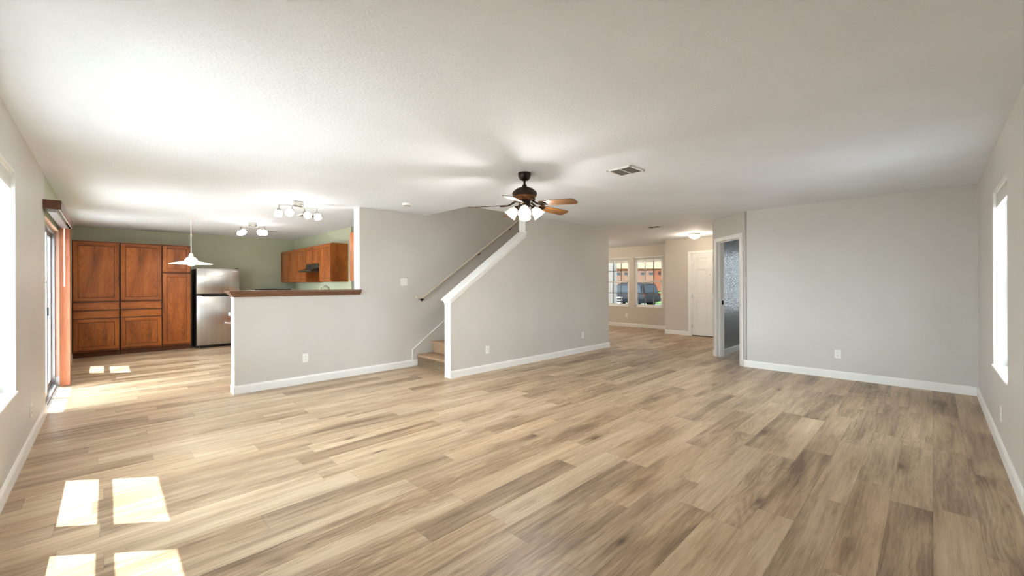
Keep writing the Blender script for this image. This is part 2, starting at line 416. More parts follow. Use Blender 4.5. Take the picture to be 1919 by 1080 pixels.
wall_x('wall_kitchen_right', XK, XK + .125, 7.896, YK, 0, H, [], 'green', 'pale green kitchen wall behind the upper cabinets')
wall_y('wall_kitchen_return', 7.896, 8.02, XK + .125, 7.27, 0, H, [], 'grey', 'grey return wall beside the kitchen upper cabinets')
boxes('wall_half', [(XH0, XC, YH, YH2, 0, 1.165)], 'grey', kind=S, label='grey half wall between living room and kitchen', cat='wall')
boxes('wall_middle', [(XC, 7.27, YH, YH2, 0, 5.0)], 'grey', kind=S, label='grey full height wall with the light switch, beside the stairs', cat='wall')
bm = NB(); add_prism(bm, [(XS0, 0), (7.27, 0), (7.27, H), (XSF, H), (XSF, 2.105), (XS0, 1.062)], 'y', YS, YS2)
obj('wall_stairs', bm, 'grey', kind=S, label='grey wall enclosing the stairs with a sloped white capped top', cat='wall')
boxes('wall_stairs_end', [(7.27, XS1, YS, 9.0, 0, H)], 'grey', kind=S, label='grey end wall of the stair enclosure by the foyer', cat='wall')
boxes('wall_stairwell', [(XO - .12, 7.27, YS - .13, YS, H + .22, 5.0), (XO - .12, XO, YS, YH, H + .22, 5.0), (7.27, 7.4, YS - .13, YH2, H + .22, 5.0), (XO - .12, 7.4, YS - .13, YH2, 5.0, 5.1)],
      'grey', kind=S, label='upper walls of the stairwell above the ceiling opening', cat='wall')
# diagonal door wall
DG = Matrix.Translation((7.135, 2.066, 0)) @ Matrix.Rotation(PI / 4, 4, 'Z')
def diag(name, lst, mats, **kw):
    bm = NB()
    for b in lst: add_box(bm, *b)
    bmesh.ops.transform(bm, matrix=DG, verts=bm.verts[:]); return obj(name, bm, mats, **kw)
D0, D1, DZ = .12, .88, 2.04
diag('wall_diagonal', [(0, D0 - .018, -.115, 0, 0, H), (D1 + .018, 1.0, -.115, 0, 0, H), (D0 - .018, D1 + .018, -.115, 0, DZ + .018, H)], 'grey', kind=S,
     label='short angled grey wall holding the open doorway', cat='wall')
wall_y('wall_hall', 2.665, 2.773, 7.86, XE, 0, H, [], 'bath', 'dark grey textured wall seen through the open doorway')
boxes('wall_hall_face', [(7.842, XE, 2.773, 2.785, 0, H)], 'grey', kind=S, label='foyer side of the wall past the angled doorway', cat='wall')
wall_x('wall_entry', XE, XE + .13, YR, 4.896, 0, H, [FD, BW], 'tan', 'grey wall around the white front door')
boxes('wall_entry_return', [(XE + .13, XF, 4.766, 4.896, 0, H)], 'tan', kind=S, label='short return wall between front door and front windows', cat='wall')
wall_x('wall_front', XF, XF + T, 4.766, 9.0, 0, H, [FW1, FW2], 'tan', 'grey wall with two divided windows onto the street')
wall_y('wall_front_side', 9.0, 9.13, 7.27, XO_, 0, H, [], 'tan', 'side wall of the front room')

# ------------------------------------------------------------------ trim
BP = [(0, 0), (.014, 0), (.014, .082), (.008, .1), (0, .104)]
def base(name, path, label, mat='trim'):
    bm = NB(); add_sweep(bm, path, BP); return obj(name, bm, mat, kind=S, label=label, cat='baseboard')
base('baseboard_left', [(XL, DL[0]), (XL, YR), (1.0, YR)][::-1][:0] or [(XL, YR), (XL, DL[0])][::-1], 'white baseboard under the left window')
base('baseboard_right', [(XL, YR), (XW, YR)], 'white baseboard along the right wall')
base('baseboard_far', [(XW, YR + .014), (XW, 2.066), (XW + .05 * .7071, 2.066 + .05 * .7071)], 'white baseboard along the far blank wall')
base('baseboard_half', [(3.478, YH), (XH0, YH), (XH0, YH2)][::-1] if False else [(3.478, YH), (XH0, YH), (XH0, YH2)][::-1][::-1], 'white baseboard around the half wall')
base('baseboard_stairs', [(XS1, YS2), (XS1, YS), (XS0, YS), (XS0, YS2)], 'white baseboard along the stair wall')
base('baseboard_front', [(XF, 4.896), (XF, 9.0)], 'white baseboard beneath the front windows')
base('baseboard_entry', [(XE, 4.30), (XE, 4.896), (XE + .5, 4.896)], 'white baseboard beside the front door')
base('baseboard_hall', [(XE, 2.665), (7.97, 2.665)], 'white baseboard in the room behind the angled doorway')
base('baseboard_diagonal', [(7.135 + .95 * .7071, 2.066 + .95 * .7071), (7.842, 2.773), (7.95, 2.785)], 'white baseboard stub at the far side of the angled doorway')
base('baseboard_kitchen', [(XL, 10.68), (XL, DL[1])], 'white baseboard between sliding door and tall cabinets')
# white painted end caps
boxes('trim_1', [(XH0 - .006, XH0, YH, YH2, .104, 1.165)], 'trim', kind=S, label='white end of the half wall', cat='trim')
boxes('trim_2', [(XC - .006, XC, YH, YH2, 1.24, H)], 'trim', kind=S, label='cream white end of the full height wall above the ledge', cat='trim')
boxes('trim_3', [(XS0 - .008, XS0, YS - .004, YS2 + .004, .1, 1.062)], 'trim', kind=S, label='white newel board closing the low end of the stair wall', cat='trim')
boxes('trim_4', [(XSF - .008, XSF, YS - .004, YS2 + .004, 2.12, H)], 'trim', kind=S, label='white board at the top of the sloped cap', cat='trim')
# sloped cap on the stair wall
bm = NB(); sl = (2.105 - 1.062) / (XSF - XS0)
def slopebox(bm, y0, y1, dz0, dz1, x0=XS0, x1=XSF, mi=0):
    f = lambda x: 1.062 + (x - XS0) * sl
    add_prism(bm, [(x0, f(x0) + dz0), (x1, f(x1) + dz0), (x1, f(x1) + dz1), (x0, f(x0) + dz1)], 'y', y0, y1, mi, .003)
slopebox(bm, YS - .040, YS2 + .040, .045, .072, XS0 - .045, XSF - .008)
slopebox(bm, YS - .026, YS, .010, .046, XS0 - .02, XSF); slopebox(bm, YS - .016, YS, -.022, .012, XS0 - .012, XSF)
slopebox(bm, YS2, YS2 + .026, .010, .046, XS0 - .02, XSF); slopebox(bm, YS2, YS2 + .016, -.022, .012, XS0 - .012, XSF)
slopebox(bm, YS, YS2, 0, .046, XS0 - .012, XSF)
obj('trim_5', bm, 'trim', kind=S, label='white moulded sloping cap on the stair wall', cat='trim')
# skirt board on the wall beside the stairs
bm = NB(); SK = .69
add_prism(bm, [(3.484, 0), (3.58, 0), (6.9, (6.9 - 3.58) * SK), (6.9, .262 + (6.9 - 3.484) * SK), (3.484, .262)], 'y', YH - .008, YH)
o = obj('trim_6', bm, 'grey', kind=S, label='grey painted skirt board rising beside the stairs', cat='trim')
bm = NB(); add_prism(bm, [(3.478, .0), (3.486, .0), (3.486, .262), (6.9, .262 + (6.9 - 3.486) * SK), (6.9, .274 + (6.9 - 3.478) * SK), (3.478, .27)], 'y', YH - .015, YH)
add_box(bm, 3.486, 3.57, YH - .016, YH - .006, .012, .1)
obj('skirt_edge', bm, 'trim', parent=o, label='thin white bead along the skirt board')

# ------------------------------------------------------------------ windows
def window(name, axis, plane, out, a0, a1, z0, z1, label, units=1, mull=0, grid=False, depth=.13, port=None):
    """vinyl single-hung window(s) set in a wall opening. 'out' is the outward sign"""
    e = empty(name, (0, 0, 0), label, 'window', kind=S)
    def B(bm, u0, u1, v0, v1, zz0, zz1, mi=0, bev=0):
        p0, p1 = plane + out * v0, plane + out * v1
        if axis == 'x': add_box(bm, p0, p1, u0, u1, zz0, zz1, mi, bev)
        else: add_box(bm, u0, u1, p0, p1, zz0, zz1, mi, bev)
    d0, d1 = depth - .045, depth + .01
    bm = NB(); fr = .045
    for u0, u1, q0, q1 in ((a0, a1, z0, z0 + .035), (a0, a1, z1 - fr, z1)): B(bm, u0, u1, d0, d1 + .02, q0, q1)
    B(bm, a0, a0 + fr, d0, d1 + .02, z0, z1); B(bm, a1 - fr, a1, d0, d1 + .02, z0, z1)
    spans = [(a0 + fr, a1 - fr)]
    if units == 2:
        mid = (a0 + a1) / 2; B(bm, mid - mull / 2, mid + mull / 2, d0 - .02, d1 + .02, z0, z1)
        spans = [(a0 + fr, mid - mull / 2), (mid + mull / 2, a1 - fr)]
    obj('window_frame', bm, 'trim', parent=e)
    bm = NB(); B(bm, a0, a1, -.012 if depth > .1 else -.02, d0, z0 - .012, z0 + .004, 0, .003); obj('window_sill', bm, 'trim', parent=e)
    bm = NB(); q = .004
    B(bm, a0, a0 + q, 0, d0, z0, z1); B(bm, a1 - q, a1, 0, d0, z0, z1); B(bm, a0, a1, 0, d0, z1 - q, z1); obj('window_return', bm, 'trim', parent=e)
    zm = (z0 + z1) / 2
    for s0, s1 in spans:
        for q0, q1, dd in ((z0 + .035, zm + .02, 0), (zm - .02, z1 - fr, .012)):
            bm = NB(); w_ = .032
            B(bm, s0, s1, d0 + dd + .004, d1 - .012 + dd, q0, q0 + w_); B(bm, s0, s1, d0 + dd + .004, d1 - .012 + dd, q1 - w_, q1)
            B(bm, s0, s0 + w_, d0 + dd + .004, d1 - .012 + dd, q0, q1); B(bm, s1 - w_, s1, d0 + dd + .004, d1 - .012 + dd, q0, q1)
            if grid:
                g_bm = NB(); g = .011; dg = d0 + dd + .018
                for k in (1, 2):
                    u = s0 + (s1 - s0) * k / 3; B(g_bm, u - g, u + g, dg, dg + .012, q0 + w_, q1 - w_)
                zc = (q0 + q1) / 2; B(g_bm, s0 + w_, s1 - w_, dg, dg + .012, zc - g, zc + g)
            sash = obj('sash', bm, 'trim', parent=e)
            if grid: obj('muntin_grid', g_bm, 'muntin', parent=sash)
            bm = NB(); B(bm, s0 + w_ - .004, s1 - w_ + .004, d0 + dd + .0215, d0 + dd + .0245, q0 + w_ - .004, q1 - w_ + .004)
            obj('pane', bm, 'tint' if grid else 'glass', parent=sash)
    return e
window('window_1', 'x', XL, -1, *WL, 'overexposed white window at the left edge of the photo', units=2, mull=.25)
window('window_2', 'x', XL, -1, *KW, 'window on the kitchen side wall half hidden behind brown vertical blinds')
window('window_3', 'y', YR, -1, *WR, 'overexposed white window on the right wall')
window('window_4', 'x', XF, 1, *FW1, 'gridded front window nearer the front door, dark SUV outside', grid=True, depth=.09)
window('window_5', 'x', XF, 1, *FW2, 'gridded front window partly hidden by the stair wall', grid=True, depth=.09)
window('window_6', 'x', XE, 1, *BW, 'window of the room behind the angled doorway', depth=.09)
for nm, loc, a, b_, nrm in (('portal_left_window', (XL - .10, 3.445, 1.34), 2.0, 1.5, (1, 0, 0)), ('portal_sliding_door', (XL - .05, 7.21, 1.0), 1.7, 2.0, (1, 0, 0)),
                            ('portal_kitchen_window', (XL - .10, 9.475, 1.34), .9, 1.5, (1, 0, 0)), ('portal_right_window', (4.98, YR - .10, 1.34), .95, 1.47, (0, 1, 0)),
                            ('portal_front_window', (XF + .05, 5.85, 1.37), .9, 1.48, (-1, 0, 0)), ('portal_front_window_left', (XF + .05, 6.92, 1.37), .9, 1.48, (-1, 0, 0)),
                            ('portal_small_room', (XE + .05, 1.975, 1.36), 1.0, 1.46, (-1, 0, 0))):
    portal(nm, loc, a, b_, nrm)

def mini_blind(name, axis, plane, out, a0, a1, ztop, label, drop=.075, depth0=.015):
    e = empty(name, (0, 0, 0), label, 'window blind')
    def B(bm, u0, u1, v0, v1, q0, q1, bev=0):
        p0, p1 = plane + out * v0, plane + out * v1
        if axis == 'x': add_box(bm, p0, p1, u0, u1, q0, q1, 0, bev)
        else: add_box(bm, u0, u1, p0, p1, q0, q1, 0, bev)
    bm = NB(); B(bm, a0 + .012, a1 - .012, depth0, depth0 + .028, ztop - .028, ztop - .001, .002); obj('head_rail', bm, 'white', parent=e)
    bm = NB(); k = 0; z = ztop - .032
    while z > ztop - drop: B(bm, a0 + .015, a1 - .015, depth0 + .002, depth0 + .026, z - .002, z); z -= .0045
    obj('stacked_slats', bm, 'white', parent=e)
    bm = NB(); B(bm, a0 + .015, a1 - .015, depth0 + .002, depth0 + .026, z - .012, z - .001, .002); obj('bottom_rail', bm, 'white', parent=e)
    for u in (a0 + .10, a1 - .10): bm = NB(); B(bm, u - .006, u + .006, depth0 - .002, depth0 + .002, ztop - .03, ztop - .004); obj('bracket', bm, 'white', parent=e)
    return e
mini_blind('window_blind', 'x', XL, -1, 3.47, 4.45, WL[3], 'white mini blind raised at the top of the left window', .11)
mini_blind('window_blind', 'x', XL, -1, 2.44, 3.42, WL[3], 'second raised blind of the left window, past the photo edge', .11)
mini_blind('window_blind', 'y', YR, -1, WR[0], WR[1], WR[3], 'white mini blind raised at the top of the right wall window', .12)
mini_blind('window_blind', 'x', XF, 1, FW1[0], FW1[1], FW1[3], 'white mini blind raised above the front window nearer the front door', .15)
mini_blind('window_blind', 'x', XF, 1, FW2[0], FW2[1], FW2[3], 'white mini blind raised above the front window beside the stair wall', .15)

# ------------------------------------------------------------------ sliding glass door
e = empty('door_1', (0, 0, 0), 'aluminium sliding glass door behind the brown vertical blinds', 'door', kind=S)
xa, xb = XL - .04, XL - .150
bm = NB()
add_box(bm, xa, xb, DL[0], DL[0] + .035, 0, DL[3]); add_box(bm, xa, xb, DL[1] - .035, DL[1], 0, DL[3])
add_box(bm, xa, xb, DL[0], DL[1], DL[3] - .04, DL[3]); add_box(bm, xa + .02, xb, DL[0], DL[1], 0, .03)
add_box(bm, XL - .002, xb, DL[0], DL[1], -.001, .008); obj('door_frame', bm, 'alu', parent=e)
for y0, y1, xx in ((DL[0] + .035, 7.24, xa - .006), (7.18, DL[1] - .035, xa - .030)):
    bm = NB(); s = .055
    add_box(bm, xx, xx - .02, y0, y0 + s, .03, DL[3] - .04, 0, .003); add_box(bm, xx, xx - .02, y1 - s, y1, .03, DL[3] - .04, 0, .003)
    add_box(bm, xx, xx - .02, y0, y1, .03, .10); add_box(bm, xx, xx - .02, y0, y1, DL[3] - .10, DL[3] - .04)
    p = obj('sliding_panel', bm, 'alu', parent=e)
    bm = NB(); add_box(bm, xx - .008, xx - .012, y0 + s - .005, y1 - s + .005, .095, DL[3] - .095); obj('pane', bm, 'glass', parent=p)
bm = NB(); add_box(bm, xa - .008, xa + .006, 7.19, 7.215, .96, 1.06, 0, .003); obj('door_handle', bm, 'black', parent=e)
bm = NB(); add_box(bm, XL - .04, XL, DL[1] - .012, DL[1] + .0, .008, .11); obj('baseboard_block', bm, 'trim', parent=e)
bm = NB(); add_box(bm, XL - .04, XL, DL[1] - .006, DL[1], .11, DL[3]); add_box(bm, XL - .04, XL, DL[0], DL[1], DL[3] - .006, DL[3]); obj('jamb_bounce_liner', bm, 'peach', parent=e)  # added skin coloured like blind-reflected light on the door return
# vertical blinds
e = empty('vertical_blinds', (XL + .06, 7.9, 0), 'reddish brown vertical blinds with wooden valance, drawn aside at the sliding door', 'window blind')
for k in range(9):
    bm = NB(); yy = -.05 + k * .022; a = .35 + .02 * k
    t = bmesh.new()
    n_ = 7; w_ = .089; pts = []
    for i in range(n_): u = i / (n_ - 1) - .5; pts.append((u * w_, .006 * (1 - 4 * u * u)))
    back = [(p[0], p[1] - .0015) for p in pts[::-1]]
    A = [t.verts.new((p[0], p[1], .022)) for p in pts + back]; B_ = [t.verts.new((p[0], p[1], 2.05)) for p in pts + back]
    t.faces.new(A); t.faces.new(B_[::-1])
    for i in range(len(A)): j = (i + 1) % len(A); t.faces.new((A[i], B_[i], B_[j], A[j]))
    merge(bm, t, 0, Matrix.Translation((.0, yy, 0)) @ Matrix.Rotation(a - .25, 4, 'Z'))
    obj('vane', bm, 'vane', parent=e, smooth=40)
bm = NB(); add_tube(bm, [(.0, -.10, 2.05), (.0, -.10, 1.30)], .005); obj('wand', bm, 'white', parent=e)
bm = NB(); add_box(bm, -.03, .03, -1.72, .32, 2.05, 2.078); obj('head_rail', bm, 'alu', parent=e)
e2 = bpy.data.objects.new('valance', None); COL.objects.link(e2); e2.parent = e; e2.location = (-.06, 6.15 - 7.9, 2.079); e2['label'] = 'brown wooden valance box'
bm = NB(); add_box(bm, .0, .125, 0, .012, 0, .088, 0, .001); add_box(bm, .113, .125, .012, 2.08, 0, .088, 0, .001); add_box(bm, 0, .113, 2.068, 2.08, 0, .088)
obj('valance_board', bm, 'valw', parent=e2)
bm = NB(); add_box(bm, .105, .113, .012, 2.068, .002, .086); add_box(bm, 0, .113, .012, 2.068, .080, .087); obj('valance_liner', bm, 'white', parent=e2)

# ------------------------------------------------------------------ front door and angled doorway
e = empty('door_2', (0, 0, 0), 'white six panel front door in the foyer', 'door', kind=S)
bm = NB(); c = .062
add_box(bm, XE - .016, XE, FD[1], FD[1] + c, 0, FD[3] + c, 0, .003); add_box(bm, XE - .016, XE, FD[0] - c, FD[0], 0, FD[3] + c, 0, .003); add_box(bm, XE - .016, XE, FD[0], FD[1], FD[3], FD[3] + c, 0, .003)
add_box(bm, XE, XE + .13, FD[1] - .02, FD[1], 0, FD[3]); add_box(bm, XE, XE + .13, FD[0], FD[0] + .02, 0, FD[3]); add_box(bm, XE, XE + .13, FD[0], FD[1], FD[3] - .02, FD[3])
obj('door_casing', bm, 'trim', parent=e)
bm = NB(); ya, yb = FD[0] + .022, FD[1] - .025; W = yb - ya; x0 = XE + .022
rows = [(.22, .90), (1.04, 1.66), (1.80, 1.94)]; cols = [(ya + .11, ya + W / 2 - .055), (ya + W / 2 + .055, yb - .11)]
# stiles and rails built as solid pieces around recessed raised panels
add_box(bm, x0 + .02, x0 + .045, ya, yb, .022, FD[3] - .024)
add_box(bm, x0, x0 + .02, ya, cols[0][0], .022, FD[3] - .024); add_box(bm, x0, x0 + .02, cols[1][1], yb, .022, FD[3] - .024); add_box(bm, x0, x0 + .02, cols[0][1], cols[1][0], .022, FD[3] - .024)
zs = [.022] + [v for r in rows for v in r] + [FD[3] - .024]
for k in range(0, len(zs), 2):
    for c0, c1 in cols: add_box(bm, x0, x0 + .02, c0, c1, zs[k], zs[k + 1])
for r0, r1 in rows:
    for c0, c1 in cols: add_box(bm, x0 + .006, x0 + .021, c0 + .028, c1 - .028, r0 + .028, r1 - .028, 0, .006)
obj('door_leaf', bm, 'white', parent=e)
bm = NB(); add_box(bm, XE + .02, XE + .13, FD[0] + .02, FD[1] - .02, .001, .02); obj('threshold', bm, 'black', parent=e)
for z in (.25, 1.0, 1.78):
    bm = NB(); add_lathe(bm, [(0, -.045), (.006, -.045), (.006, .045), (0, .045)], (XE + .016, FD[1] - .022, z), 10); obj('hinge', bm, 'chrome', parent=e)
bm = NB(); add_lathe(bm, [(0, 0), (.008, 0), (.007, .006), (0, .006)], (x0, ya + W / 2, 1.52), 12, 0, Matrix.Rotation(-PI / 2, 4, 'Y')); obj('peephole', bm, 'black', parent=e)
bm = NB(); add_lathe(bm, [(0, 0), (.03, 0), (.03, .006), (.012, .01), (.012, .035), (.026, .045), (.028, .06), (.018, .07), (0, .071)], (x0, ya + .07, .95), 16, 0, Matrix.Rotation(-PI / 2, 4, 'Y')); obj('door_knob', bm, 'chrome', parent=e, smooth=40)

e = empty('door_3', (0, 0, 0), 'white cased doorway in the angled wall, door swung out of sight', 'doorway', kind=S)
cz = .07
diag('door_casing', [(D0 - cz, D0, 0, .016, 0, DZ + cz, 0, .003), (D1, D1 + cz, 0, .016, 0, DZ + cz, 0, .003), (D0, D1, 0, .016, DZ, DZ + cz, 0, .003)], 'trim', parent=e)
diag('door_jamb', [(D0 - .018, D0, -.125, 0, 0, DZ), (D1, D1 + .018, -.125, 0, 0, DZ), (D0 - .018, D1 + .018, -.125, 0, DZ, DZ + .018),
                   (D1 - .012, D1, -.075, -.04, 0, DZ), (D0, D0 + .012, -.075, -.04, 0, DZ), (D0, D1, -.075, -.04, DZ - .012, DZ)], 'trim', parent=e)
diag('strike_plate', [(D1 - .003, D1 + .001, -.115, -.082, .93, 1.0)], 'black', parent=e)

# ------------------------------------------------------------------ staircase
e = empty('staircase', (3.58, YH, 0), 'tan carpeted staircase between the stair wall and middle wall', 'staircase')
RUN, RISE = .27, .1865; yw0, yw1 = YS2 + .003 - YH, -.018
for k in range(12):
    x0 = k * RUN; z1 = (k + 1) * RISE
    bm = NB(); add_box(bm, x0, x0 + .02, yw0, yw1, k * RISE if k else 0, z1 - .035)
    obj('stair_riser', bm, 'riserv' if k == 0 else 'carpet', parent=e, label='wood look bare bottom riser' if k == 0 else None)
    bm = NB(); add_box(bm, x0 - .035, x0 + RUN + .018, yw0, yw1, z1 - .042, z1, 0, .016); obj('stair_tread', bm, 'carpet', parent=e, smooth=50)

e = empty('stairwell_fill_light', (5.4, 5.30, 4.99), 'added round light, out of view, brightening the upper stairwell', 'ceiling light')  # invented fixture that lights the otherwise dark stairwell
bm = NB(); add_lathe(bm, [(0, 0), (.15, 0), (.15, -.03), (.10, -.08), (0, -.1)], seg=28); obj('glass_bowl', bm, 'bowl', parent=e, smooth=60)
lamp((0, 0, -.25), 9, (1, .90, .78), e, .12)

# ------------------------------------------------------------------ handrail
e = empty('handrail', (3.55, YH, 1.10), 'cream painted handrail climbing the wall above the stairs', 'handrail')
sl2 = .669
bm = NB(); add_tube(bm, [(0.0, -.012, .0), (.0, -.05, .0), (.09, -.062, .0), (.12, -.062, .015), (3.3, -.062, .015 + 3.18 * sl2)], .021, 14); obj('rail', bm, 'rail', parent=e, smooth=50)
for x in (.11, 1.31, 2.11, 2.9):
    bm = NB(); z = .015 + (x - .12) * sl2
    add_lathe(bm, [(0, 0), (.024, 0), (.024, .005), (0, .006)], (x, 0, z - .05), 12, 0, Matrix.Rotation(PI / 2, 4, 'X')); add_tube(bm, [(x, 0, z - .05), (x, -.035, z - .055), (x, -.058, z - .04), (x, -.062, z - .018)], .006, 8)
    obj('rail_bracket', bm, 'bronze', parent=e, smooth=50)

# ------------------------------------------------------------------ ledge on the half wall
bm = NB()
PR = [(0, 1.165), (.016, 1.165), (.018, 1.178), (.028, 1.190), (.044, 1.206), (.05, 1.214), (.05, 1.222), (.062, 1.224), (.062, 1.241), (0, 1.241)]
add_sweep(bm, [(XC + .006, YH), (XH0, YH), (XH0, YH2), (XC - .02, YH2)], PR)
add_box(bm, XH0, XC - .001, YH, YH2, 1.165, 1.241)
obj('bar_ledge', bm, 'ledge', smooth=25, label='dark brown moulded wooden ledge on top of the half wall', cat='ledge')

# ------------------------------------------------------------------ wall plates
def plate(name, P, nrm, label, cat, kind='outlet', w_=.072, h_=.116):
    """P on the wall plane, nrm outward 2D normal"""
    e = empty(name, P, label, cat, 'wall outlets' if kind == 'outlet' else None, rz=math.atan2(nrm[1], nrm[0]) + PI / 2)
    # local: x along the wall, -y out of the wall
    bm = NB(); add_box(bm, -w_ / 2, w_ / 2, -.0065, -.0005, -h_ / 2, h_ / 2, 0, .002); obj('cover_plate', bm, 'white', parent=e)
    if kind == 'outlet':
        for s in (-1, 1):
            bm = NB(); add_lathe(bm, [(0, 0), (.0165, 0), (.0155, .003), (0, .003)], (0, -.006, s * .0195), 18, 0, Matrix.Rotation(PI / 2, 4, 'X'))
            f = obj('socket', bm, 'white', parent=e)
            bm = NB()
            add_box(bm, -.008, -.0058, -.0096, -.0088, s * .0195 - .002, s * .0195 + .007); add_box(bm, .0055, .0075, -.0096, -.0088, s * .0195 - .002, s * .0195 + .006)
            add_box(bm, -.002, .002, -.0096, -.0088, s * .0195 - .011, s * .0195 - .007); obj('socket_slots', bm, 'dslot', parent=f)
    else:
        for u in ((-.023, .023) if kind == 'double' else (0,)):
            bm = NB(); add_box(bm, u - .005, u + .005, -.015, -.006, -.004, .014, 0, .0015); add_box(bm, u - .0075, u + .0075, -.0078, -.006, -.015, .015); obj('toggle', bm, 'white', parent=e)
            for q in (-.032, .032):
                bm = NB(); add_lathe(bm, [(0, 0), (.003, 0), (0, .001)], (u, -.0063, q), 8, 0, Matrix.Rotation(PI / 2, 4, 'X')); obj('screw', bm, 'dslot', parent=e)
    return e
plate('wall_outlet', (1.873, YH, .338), (0, -1), 'white outlet on the half wall below the brown ledge', 'outlet')
plate('wall_outlet', (4.072, YS, .325), (0, -1), 'white outlet on the stair wall, nearer the stairs', 'outlet')
plate('wall_outlet', (6.485, YS, .326), (0, -1), 'white outlet on the stair wall, nearer the foyer', 'outlet')
plate('wall_outlet', (XW, .908, .333), (-1, 0), 'white outlet on the far blank wall at right', 'outlet')
plate('wall_outlet', (4.865, YR, .305), (0, 1), 'white outlet on the right wall beneath the window', 'outlet')
plate('wall_outlet', (XF, 6.56, .345), (-1, 0), 'small white outlet under the gap between front windows', 'outlet')
plate('wall_outlet', (XL, 5.19, .285), (1, 0), 'white outlet low on the left wall near the sliding door', 'outlet')
plate('light_switch', (3.332, YH, 1.35), (0, -1), 'white two toggle switch plate on the middle wall', 'light switch', 'double', .118, .118)
plate('light_switch', (XL, 6.262, 1.34), (1, 0), 'white switch plate on the left wall beside the sliding door', 'light switch', 'single')

# ------------------------------------------------------------------ ceiling fittings
def vent(loc, sx, sy, label, halves=2, rz=0):
    e = empty('ceiling_vent', loc, label, 'ceiling vent', 'ceiling air vents', rz)
    bm = NB(); f = .022; z0, z1 = -.012, -.001
    add_box(bm, -sx / 2, sx / 2, -sy / 2, -sy / 2 + f, z0, z1, 0, .002); add_box(bm, -sx / 2, sx / 2, sy / 2 - f, sy / 2, z0, z1, 0, .002)
    add_box(bm, -sx / 2, -sx / 2 + f, -sy / 2, sy / 2, z0, z1, 0, .002); add_box(bm, sx / 2 - f, sx / 2, -sy / 2, sy / 2, z0, z1, 0, .002)
    if halves == 2: add_box(bm, -sx / 2, sx / 2, -.006, .006, z0, z1)
    obj('vent_frame', bm, 'white', parent=e)
    bm = NB(); add_box(bm, -sx / 2 + f, sx / 2 - f, -sy / 2 + f, sy / 2 - f, -.0025, -.001); obj('vent_backing', bm, 'black', parent=e)
    bm = NB(); n_ = int((sx - 2 * f) / .014)
    for k in range(n_):
        x = -sx / 2 + f + (k + .5) * (sx - 2 * f) / n_
        add_prism(bm, [(x - .005, -.0035), (x - .004, -.0035), (x + .004, -.0105), (x + .003, -.0105)], 'y', -sy / 2 + f, sy / 2 - f)
    obj('vent_louvres', bm, 'dark', parent=e); return e
vent((3.695, 2.14, H), .27, .27, 'square ceiling vent right of the ceiling fan')
vent((7.74, 3.86, H), .22, .27, 'small ceiling vent in the hall before the front windows')
vent((2.345, 7.08, H), .30, .30, 'ceiling vent just behind the nearer track light', 1)
vent((2.43, 9.62, H), .26, .16, 'dark slit ceiling vent behind the far track light', 1)
e = empty('smoke_detector', (2.985, 5.13, H), 'round white smoke detector on the ceiling near the switch wall', 'smoke detector')
bm = NB(); add_lathe(bm, [(0, -.001), (.062, -.001), (.062, -.012), (.056, -.03), (.04, -.036), (0, -.037)], seg=28); obj('detector_body', bm, 'white', parent=e, smooth=40)
bm = NB(); add_lathe(bm, [(.050, -.030), (.047, -.034), (.038, -.0375), (.036, -.034)], seg=28); obj('detector_grille', bm, 'black', parent=e)

# ceiling fan
e = empty('ceiling_fan', (3.035, 2.906, H), 'dark bronze ceiling fan with five walnut blades and lit bell shades', 'ceiling fan')
bm = NB(); add_lathe(bm, [(0, 0), (.064, 0), (.066, -.012), (.062, -.04), (.048, -.066), (.022, -.08), (0, -.08)], seg=32); obj('canopy', bm, 'bronze', parent=e, smooth=40)
bm = NB(); add_lathe(bm, [(0, -.07), (.012, -.07), (.012, -.115), (.02, -.12), (.026, -.145), (.045, -.155), (0, -.157)], seg=20); obj('downrod', bm, 'bronze', parent=e, smooth=40)
bm = NB(); add_lathe(bm, [(0, -.147), (.05, -.15), (.085, -.163), (.105, -.18), (.108, -.187), (.118, -.19), (.121, -.2), (.127, -.204), (.127, -.222), (.122, -.226), (.123, -.232), (.116, -.240)], seg=40)
mh = obj('motor_housing', bm, 'bronze', parent=e, smooth=30)
bm = NB(); add_lathe(bm, [(.116, -.239), (.108, -.25), (.088, -.268), (.066, -.278), (.05, -.28), (0, -.28)], seg=40)
for k in range(30):
    a = 2 * PI * k / 30; t = bmesh.new()
    bmesh.ops.create_cube(t, size=1); merge(bm, t, 1, Matrix.Rotation(a, 4, 'Z') @ Matrix.Translation((.098, 0, -.258)) @ Matrix.Rotation(.85, 4, 'Y') @ Matrix.Diagonal((.03, .008, .006, 1)))
obj('vented_band', bm, ['bronzehi', 'bronze'], parent=mh, smooth=30)
bm = NB(); add_lathe(bm, [(0, -.28), (.055, -.28), (.058, -.292), (.058, -.33), (.05, -.345), (.03, -.355), (.012, -.37), (0, -.372)], seg=28); obj('switch_housing', bm, 'bronze', parent=e, smooth=35)
BZ = -.325
